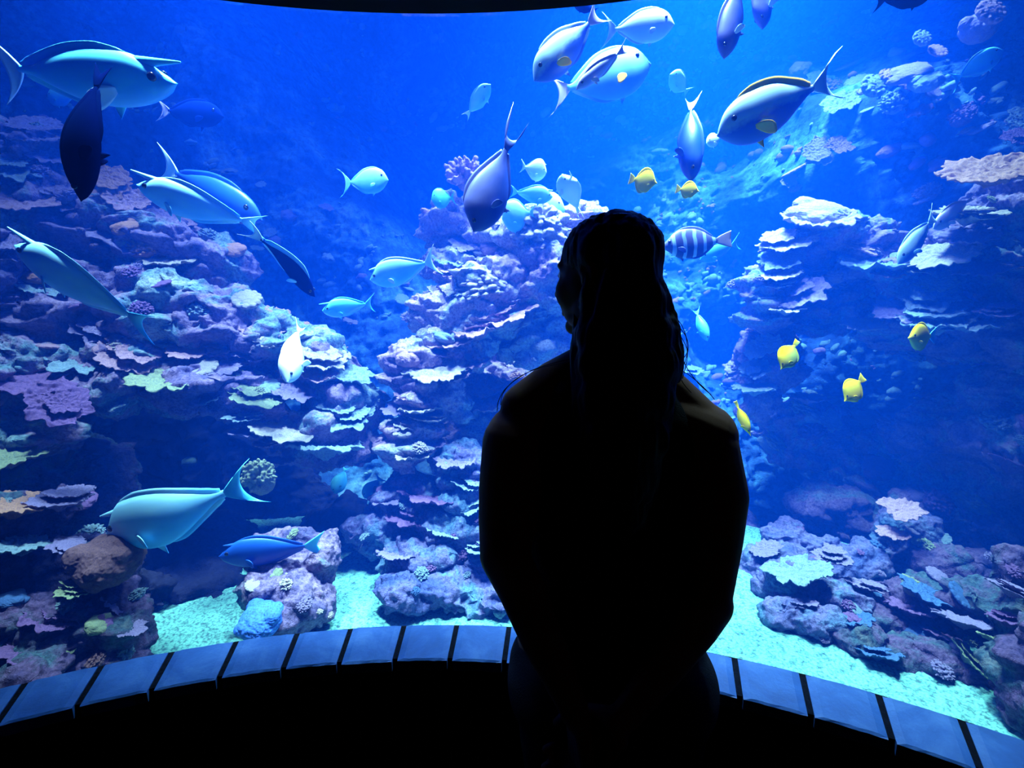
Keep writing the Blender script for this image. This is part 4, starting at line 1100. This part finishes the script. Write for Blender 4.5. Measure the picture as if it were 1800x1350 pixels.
def legs(a, g=0.0, foot=True):
    for sx, hx in ((-1, P(1000, 1200, YT).x), (1, P(1150, 1200, YT).x)):
        kx = hx + sx * 0.005
        a.chain([(hx, .895, .74, .098 + g), (hx, .895, .60, .088 + g), (kx, .90, .47, .066 + g), (kx, .885, .34, .060 + g), (kx, .875, .20, .048 + g), (kx, .865, .09, .040 + g)])
        a.cap((hx, .895, .72), (hx * 0.6 + P(1072, 1100, YT).x * 0.4, .90, .84), .10 + g, .10 + g)
        if foot:
            a.cap((kx, .84, .045), (kx + sx * .02, .985, .032), .040, .034)
            a.cap((kx, .865, .09), (kx, .85, .05), .036, .036)

body = Acc()
torso_parts(body)
legs(body)
# shoulders and arms: hanging, elbows out, forearms brought together behind the back
SL, SR = Q(914, 770, .89, 62), Q(1232, 768, .89, 63)
body.chain([Q(985, 735, .90, 66), SL], n=24)
body.chain([Q(1150, 735, .90, 66), SR], n=24)
body.chain([Q(1030, 644, .90, 40), Q(975, 674, .90, 41), Q(922, 716, .89, 43)], n=24)
body.chain([Q(1112, 650, .90, 38), Q(1172, 690, .90, 42), Q(1224, 744, .89, 46)], n=24)
body.chain([Q(908, 780, .88, 62), Q(898, 860, .87, 59), Q(893, 920, .86, 55), Q(886, 975, .84, 46)], n=24)
body.chain([Q(1236, 785, .88, 60), Q(1254, 870, .87, 60), Q(1250, 950, .86, 54), Q(1243, 1060, .83, 42)], n=24)
body.chain([Q(886, 975, .84, 46), Q(916, 1035, .80, 44), Q(952, 1120, .76, 41), Q(1000, 1225, .72, 31), Q(1015, 1262, .71, 27)], n=24)
body.chain([Q(1247, 1060, .83, 43), Q(1222, 1098, .80, 42), Q(1175, 1160, .76, 38), Q(1110, 1245, .72, 30), Q(1085, 1272, .70, 27)], n=24)
# neck
body.chain([Q(1072, 700, .895, 62), Q(1066, 610, .885, 52), Q(1062, 560, .885, 52)], n=24)
body.chain([Q(1010, 735, .90, 40), Q(1045, 660, .89, 36)], n=18)
body.chain([Q(1130, 735, .90, 40), Q(1090, 660, .89, 36)], n=18)

# head, turned to the left of the picture: local +x is where the face looks
HC = P(1062, 482, .885)
fdir = Vector((-0.70, 0.71, -0.02)).normalized()
hz = Vector((0.0, 0.0, 1.0)); hy = hz.cross(fdir).normalized(); hz = fdir.cross(hy)
HR = np.array(Matrix((fdir, hy, hz)).transposed())
def H(x, y, z): return HR @ np.array([x, y, z]) + np.array(HC)
def HE(x, y, z, rx, ry, rz, ico=None): body.ell(H(x, y, z), (rx, ry, rz), HR, ico or ICO4)
HE(-.010, 0, .022, .088, .071, .076)         # cranium
HE(.020, 0, -.010, .064, .066, .085)         # face
HE(.045, 0, .028, .036, .052, .038)          # forehead
HE(.026, 0, -.062, .052, .056, .040)         # jaw
HE(.066, 0, -.092, .018, .020, .017)         # chin
for sy in (-1, 1):
    HE(.046, .040 * sy, -.030, .027, .025, .034)          # cheek
    HE(.060, .030 * sy, .018, .016, .025, .008)           # brow ridge
    HE(-.004, .048 * sy, -.062, .040, .016, .024)         # jaw angle
    HE(.089, .010 * sy, -.036, .009, .008, .007)          # nostril wing
    # ear: rim, lobe, hollow left between
    for t in range(9):
        w0, w1 = -1.2 + t * .50, -1.2 + (t + 1) * .50
        if t < 8:
            body.cap(H(-.016 - .013 * math.cos(w0), .074 * sy, -.010 + .026 * math.sin(w0)), H(-.016 - .013 * math.cos(w1), .074 * sy, -.010 + .026 * math.sin(w1)), .0045, .0045, n=10, rings=3)
    HE(-.012, .070 * sy, -.010, .010, .007, .020)
    HE(-.006, .071 * sy, -.036, .007, .005, .007)
body.chain([(*H(.078, 0, .016), .010), (*H(.092, 0, -.012), .0105), (*H(.102, 0, -.030), .0115)], n=14)   # nose
HE(.082, 0, -.056, .013, .020, .0065)        # upper lip
HE(.080, 0, -.068, .013, .018, .0070)        # lower lip
HE(.070, 0, -.060, .016, .024, .020)

# hands clasped behind the back
def hand(wrist, palm_dir, side_dir, palm_n, curl, thumb_side):
    """palm block, five separate jointed fingers, thumb from the side near the wrist"""
    w = np.array(wrist); d = np.array(palm_dir) / np.linalg.norm(palm_dir); n = np.array(palm_n, float)
    n = n - d * (n @ d); n /= np.linalg.norm(n); sd = np.cross(n, d)
    for k, f in enumerate((-.030, -.010, .010, .029)):
        body.cap(w + d * .012 + sd * f * .65, w + d * .078 + sd * f, .0145, .0125, n=14)
        L = (.040, .046, .043, .034)[k]; r = (.0088, .0090, .0087, .0078)[k]
        p = w + d * .082 + sd * f * 1.05
        a = curl * .35
        for j, ls in enumerate((L, L * .66, L * .52)):
            dd = d * math.cos(a) + n * math.sin(a)
            q = p + dd * ls
            body.cap(p, q, r * (1 - .08 * j), r * (.94 - .08 * j), n=12, rings=4)
            p = q; a += curl
    t0 = w + d * .022 + sd * thumb_side * .026
    t1 = t0 + d * .030 + sd * thumb_side * .022 + n * .012
    t2 = t1 + d * .026 + sd * thumb_side * .006 + n * .014
    t3 = t2 + d * .020 - sd * thumb_side * .002 + n * .010
    body.cap(t0, t1, .0135, .011, n=12); body.cap(t1, t2, .0105, .0095, n=12); body.cap(t2, t3, .0092, .0080, n=12)
wl = np.array(Q(1015, 1262, .71)[:3]); wr = np.array(Q(1085, 1272, .70)[:3])
hand(wl, (0.10, -.10, -1.0), None, (1, .25, 0), .62, 1)
hand(wr, (-.45, .35, -.85), None, (-.7, -.5, .2), .55, -1)

bme = remesh('body', body.verts(), body.f, .0042, 3)
m, nt, b = nodes_of('skin')
b.inputs['Roughness'].default_value = 0.55
b.inputs['Specular IOR Level'].default_value = 0.12
b.inputs['IOR'].default_value = 1.25
n = noise_node(nt, 14, 4); r = ramp(nt, [(0.3, (0.10, 0.052, 0.036)), (0.7, (0.13, 0.066, 0.045))])
nt.links.new(n.outputs['Fac'], r.inputs[0]); nt.links.new(r.outputs[0], b.inputs['Base Color'])
n2 = noise_node(nt, 300, 3); add_bump(nt, b, n2.outputs['Fac'], 0.08, 0.002)
M['skin'] = m
person = empty('person', (P(1072, 1150, YT).x, .89, 0))
def child(name, me, mat, lab=None):
    o = obj_from(name, me, mat)
    o.parent = person; o.matrix_parent_inverse = Matrix.Translation(-person.location)
    if lab: o['label'] = lab
    return o
tag(person, 'long haired person in dark sleeveless top at the window, hands clasped behind the back', 'person')
child('body', bme, M['skin'])

# eyes set in the face
for sy in (-1, 1):
    v, f = ICO3
    eo = mk('eye', (v * .0115) @ HR.T + H(.068, .028 * sy, .003), f, plain('eye_white', (.7, .7, .7), .2, .5))
    ir = mk('iris', (v * np.array([.0035, .0055, .0055])) @ HR.T + H(.0785, .028 * sy, .002), f, plain('dark_iris', (.03, .02, .015), .2, .5), eo)
    eo.parent = person; eo.matrix_parent_inverse = Matrix.Translation(-person.location)

# clothing
fab = plain('black_cotton', (0.006, 0.006, 0.008), 0.95, 0.05, 0.3, 400, 0.3)
top = Acc()
torso_parts(top, .007, False)
top.ell(P(1068, 1085, YT), (176 * YT / FPX, .134, 78 * YT / FPX), None, ICO4)
top.chain([Q(1000, 740, .90, 70), Q(1140, 740, .90, 70)], n=24)
for (x0, x1) in ((980, 990), (1165, 1150)):
    top.cap(Q(x0, 740, .895)[:3], Q(x1, 684, .89)[:3], .040, .030, flat=1.9, axis=(0, 1, 0), n=20)
tme = remesh('tank_top', top.verts(), top.f, .006, 2)
c = get_co(tme); nn = get_no(tme)
set_co(tme, c + nn * (0.003 * fbm(c * np.array([1, 1, .5]), 9, 3, seed=3))[:, None])
child('tank_top', tme, fab, 'black sleeveless top')
tro = Acc()
s = YT / FPX
for (px, rx, ry, rz, py, Y) in ((1069, 184, 110, .120, 1165, YT), (998, 108, 100, .127, 1195, YT - .015), (1145, 112, 100, .127, 1195, YT - .015)):
    tro.ell(P(px, py, Y), (rx * s + .008, rz + .010, ry * s + .010), None, ICO4)
legs(tro, .014, False)
pme = remesh('trousers', tro.verts(), tro.f, .007, 2)
child('trousers', pme, plain('dark_denim', (0.008, 0.010, 0.016), 0.9, 0.1, 0.3, 300, 0.3), 'dark trousers')
for sx, hx in ((-1, P(1000, 1200, YT).x - .005), (1, P(1150, 1200, YT).x + .005)):
    sh = Acc()
    sh.cap((hx, .835, .046), (hx + sx * .02, .99, .038), .050, .042, n=20)
    sh.ell((hx, .84, .07), (.046, .05, .045)); sh.ell((hx + sx * .018, .98, .032), (.047, .05, .032))
    v = sh.verts()
    sm = remesh('shoe', v, sh.f, .005, 1)
    c = get_co(sm); c[:, 2] = np.maximum(c[:, 2], 0.0); set_co(sm, c)
    child('shoe', sm, M['black'] if False else plain('black_leather', (.01, .01, .012), .5, .3), 'dark shoe')

# long hair falling down the back
hair = Acc()
hair.ell(H(-.018, 0, .032), (.091, .078, .073), HR, ICO4)
hair.ell(P(1080, 436, .885), (62 * s, .078, 54 * s), None, ICO4)
hair.ell(P(1050, 452, .885), (54 * s, .060, 46 * s), None, ICO4)
for (px, py, rx, ry, rz, Y) in ((1098, 478, 62, 72, .070, .86), (1096, 534, 78, 74, .062, .845), (1100, 594, 90, 70, .054, .83), (1104, 640, 96, 70, .048, .82), (1100, 700, 88, 70, .040, .808),
                            (1098, 770, 80, 70, .034, .80), (1092, 840, 68, 70, .030, .795), (1086, 900, 52, 56, .026, .795)):
    hair.ell(P(px, py, Y), (rx * Y / FPX, rz, ry * Y / FPX), None, ICO4)
rgh = random.Random(3)
# locks shaping the outline
for pts in ([(1118, 430, .87, 18), (1140, 470, .86, 20), (1156, 520, .85, 20), (1170, 570, .84, 20), (1183, 620, .83, 20), (1188, 665, .82, 12)],
            [(1130, 500, .84, 24), (1150, 570, .83, 28), (1168, 640, .82, 24), (1172, 700, .81, 16)],
            [(1020, 590, .85, 16), (1016, 630, .84, 16), (1014, 680, .83, 15), (1020, 740, .82, 14)],
            [(1040, 415, .88, 18), (1016, 440, .885, 20), (1008, 470, .885, 18), (1014, 510, .88, 14), (1020, 560, .87, 16), (1022, 600, .86, 16)]):
    hair.chain([Q(*p) for p in pts], n=14)
for k in range(46):
    x = rgh.uniform(1020, 1178); ph = rgh.uniform(0, 6.28); Yk = rgh.uniform(.775, .80)
    pts = []
    y1 = rgh.uniform(780, 950)
    for i in range(9):
        t = i / 8
        py = 480 + (y1 - 480) * t
        xx = 1096 + (x - 1096) * (0.72 + 0.5 * math.sin(t * 2.2) - 0.25 * t) + 5 * math.sin(ph + t * 9)
        pts.append(Q(xx, py, .80 - .005 * math.sin(t * 3) + (.02 if abs(x - 1096) > 60 else 0), 8 - 4 * t))
    hair.chain(pts, n=8, rings=2)
hme = remesh('hair', hair.verts(), hair.f, .0048, 2)
c = get_co(hme); nn = get_no(hme)
set_co(hme, c + nn * (0.0045 * fbm(c * np.array([1, 1, .12]), 90, 2, seed=8) + .004 * fbm(c * np.array([1, 1, .3]), 22, 2, seed=9))[:, None])
m, nt, b = nodes_of('dark_hair'); b.inputs['Base Color'].default_value = (.008, .006, .005, 1); b.inputs['Roughness'].default_value = .6; b.inputs['Specular IOR Level'].default_value = .15
n = noise_node(nt, 160, 3); r = ramp(nt, [(0.3, (.005, .004, .004)), (0.7, (.014, .010, .008))]); nt.links.new(n.outputs['Fac'], r.inputs[0]); nt.links.new(r.outputs[0], b.inputs['Base Color'])
ho = child('hair', hme, m, 'long dark wavy hair')
# loose strands
def strand(pts, r=.0007):
    a = Acc()
    cp = [Vector(P(*p)) for p in pts]
    dense = []
    for i in range(len(cp) - 1):
        p0, p1, p2, p3 = cp[max(i - 1, 0)], cp[i], cp[i + 1], cp[min(i + 2, len(cp) - 1)]
        for k in range(6):
            t = k / 6
            dense.append(0.5 * ((2 * p1) + (-p0 + p2) * t + (2 * p0 - 5 * p1 + 4 * p2 - p3) * t * t + (-p0 + 3 * p1 - 3 * p2 + p3) * t ** 3))
    dense.append(cp[-1])
    for p, q in zip(dense[:-1], dense[1:]): a.cap(p, q, r, r, n=5, rings=2)
    return a
st_ = Acc()
for pts in ([(1160, 520, .85), (1176, 540, .85), (1190, 580, .85), (1202, 600, .85), (1208, 618, .85), (1200, 632, .85)],
            [(1165, 500, .85), (1185, 560, .85), (1205, 590, .85), (1210, 612, .85), (1203, 640, .84)],
            [(1190, 560, .84), (1200, 575, .84), (1207, 598, .84), (1208, 630, .84), (1200, 665, .84)],
            [(1012, 628, .86), (950, 645, .86), (915, 662, .86), (888, 684, .86), (876, 706, .86), (874, 722, .86)],
            [(1012, 634, .86), (945, 648, .86), (905, 668, .86), (884, 692, .86), (880, 712, .86)],
            [(1196, 650, .84), (1215, 662, .84), (1240, 684, .84), (1256, 702, .84)],
            [(1190, 600, .83), (1204, 640, .83), (1226, 672, .83), (1250, 694, .83)],
            [(1185, 640, .82), (1200, 672, .82), (1215, 690, .82)]):
    a = strand(pts); st_.add(a.verts(), a.f)
so_ = mk('hair_strands', st_.verts(), st_.f, m)
so_.parent = ho; so_['label'] = 'loose thin strands of hair'; so_['kind'] = 'stuff'
so_.matrix_parent_inverse = ho.matrix_world.inverted() if False else Matrix.Identity(4)
# sunglasses pushed up on the hair
sg = Acc()
sun = []
for k in range(25):
    t = -1 + 2 * k / 24
    px = 1092 + 44 * t; py = 404 - 24 * math.sqrt(max(0, 1 - (t * .96) ** 2)) - 2
    sun.append(Q(px, py, .855 - .03 * (1 - t * t), 3.4))
sg.chain(sun, n=8, rings=2)
sgm = remesh('sunglasses_band', sg.verts(), sg.f, .0016)
glass_m = plain('glossy_black_plastic', (.004, .004, .006), .12, .6)
so2 = obj_from('sunglasses', sgm, glass_m)
tag(so2, 'dark sunglasses pushed up on top of the person\'s hair', 'sunglasses')
for t in (-.5, .5):
    v, f = ICO3
    lo_ = mk('lens', v * np.array([.026, .004, .017]) @ np.array(Matrix.Rotation(math.radians(-38), 3, 'X')).T + np.array(P(1092 + 42 * t, 386, .868)), f, glass_m, so2)
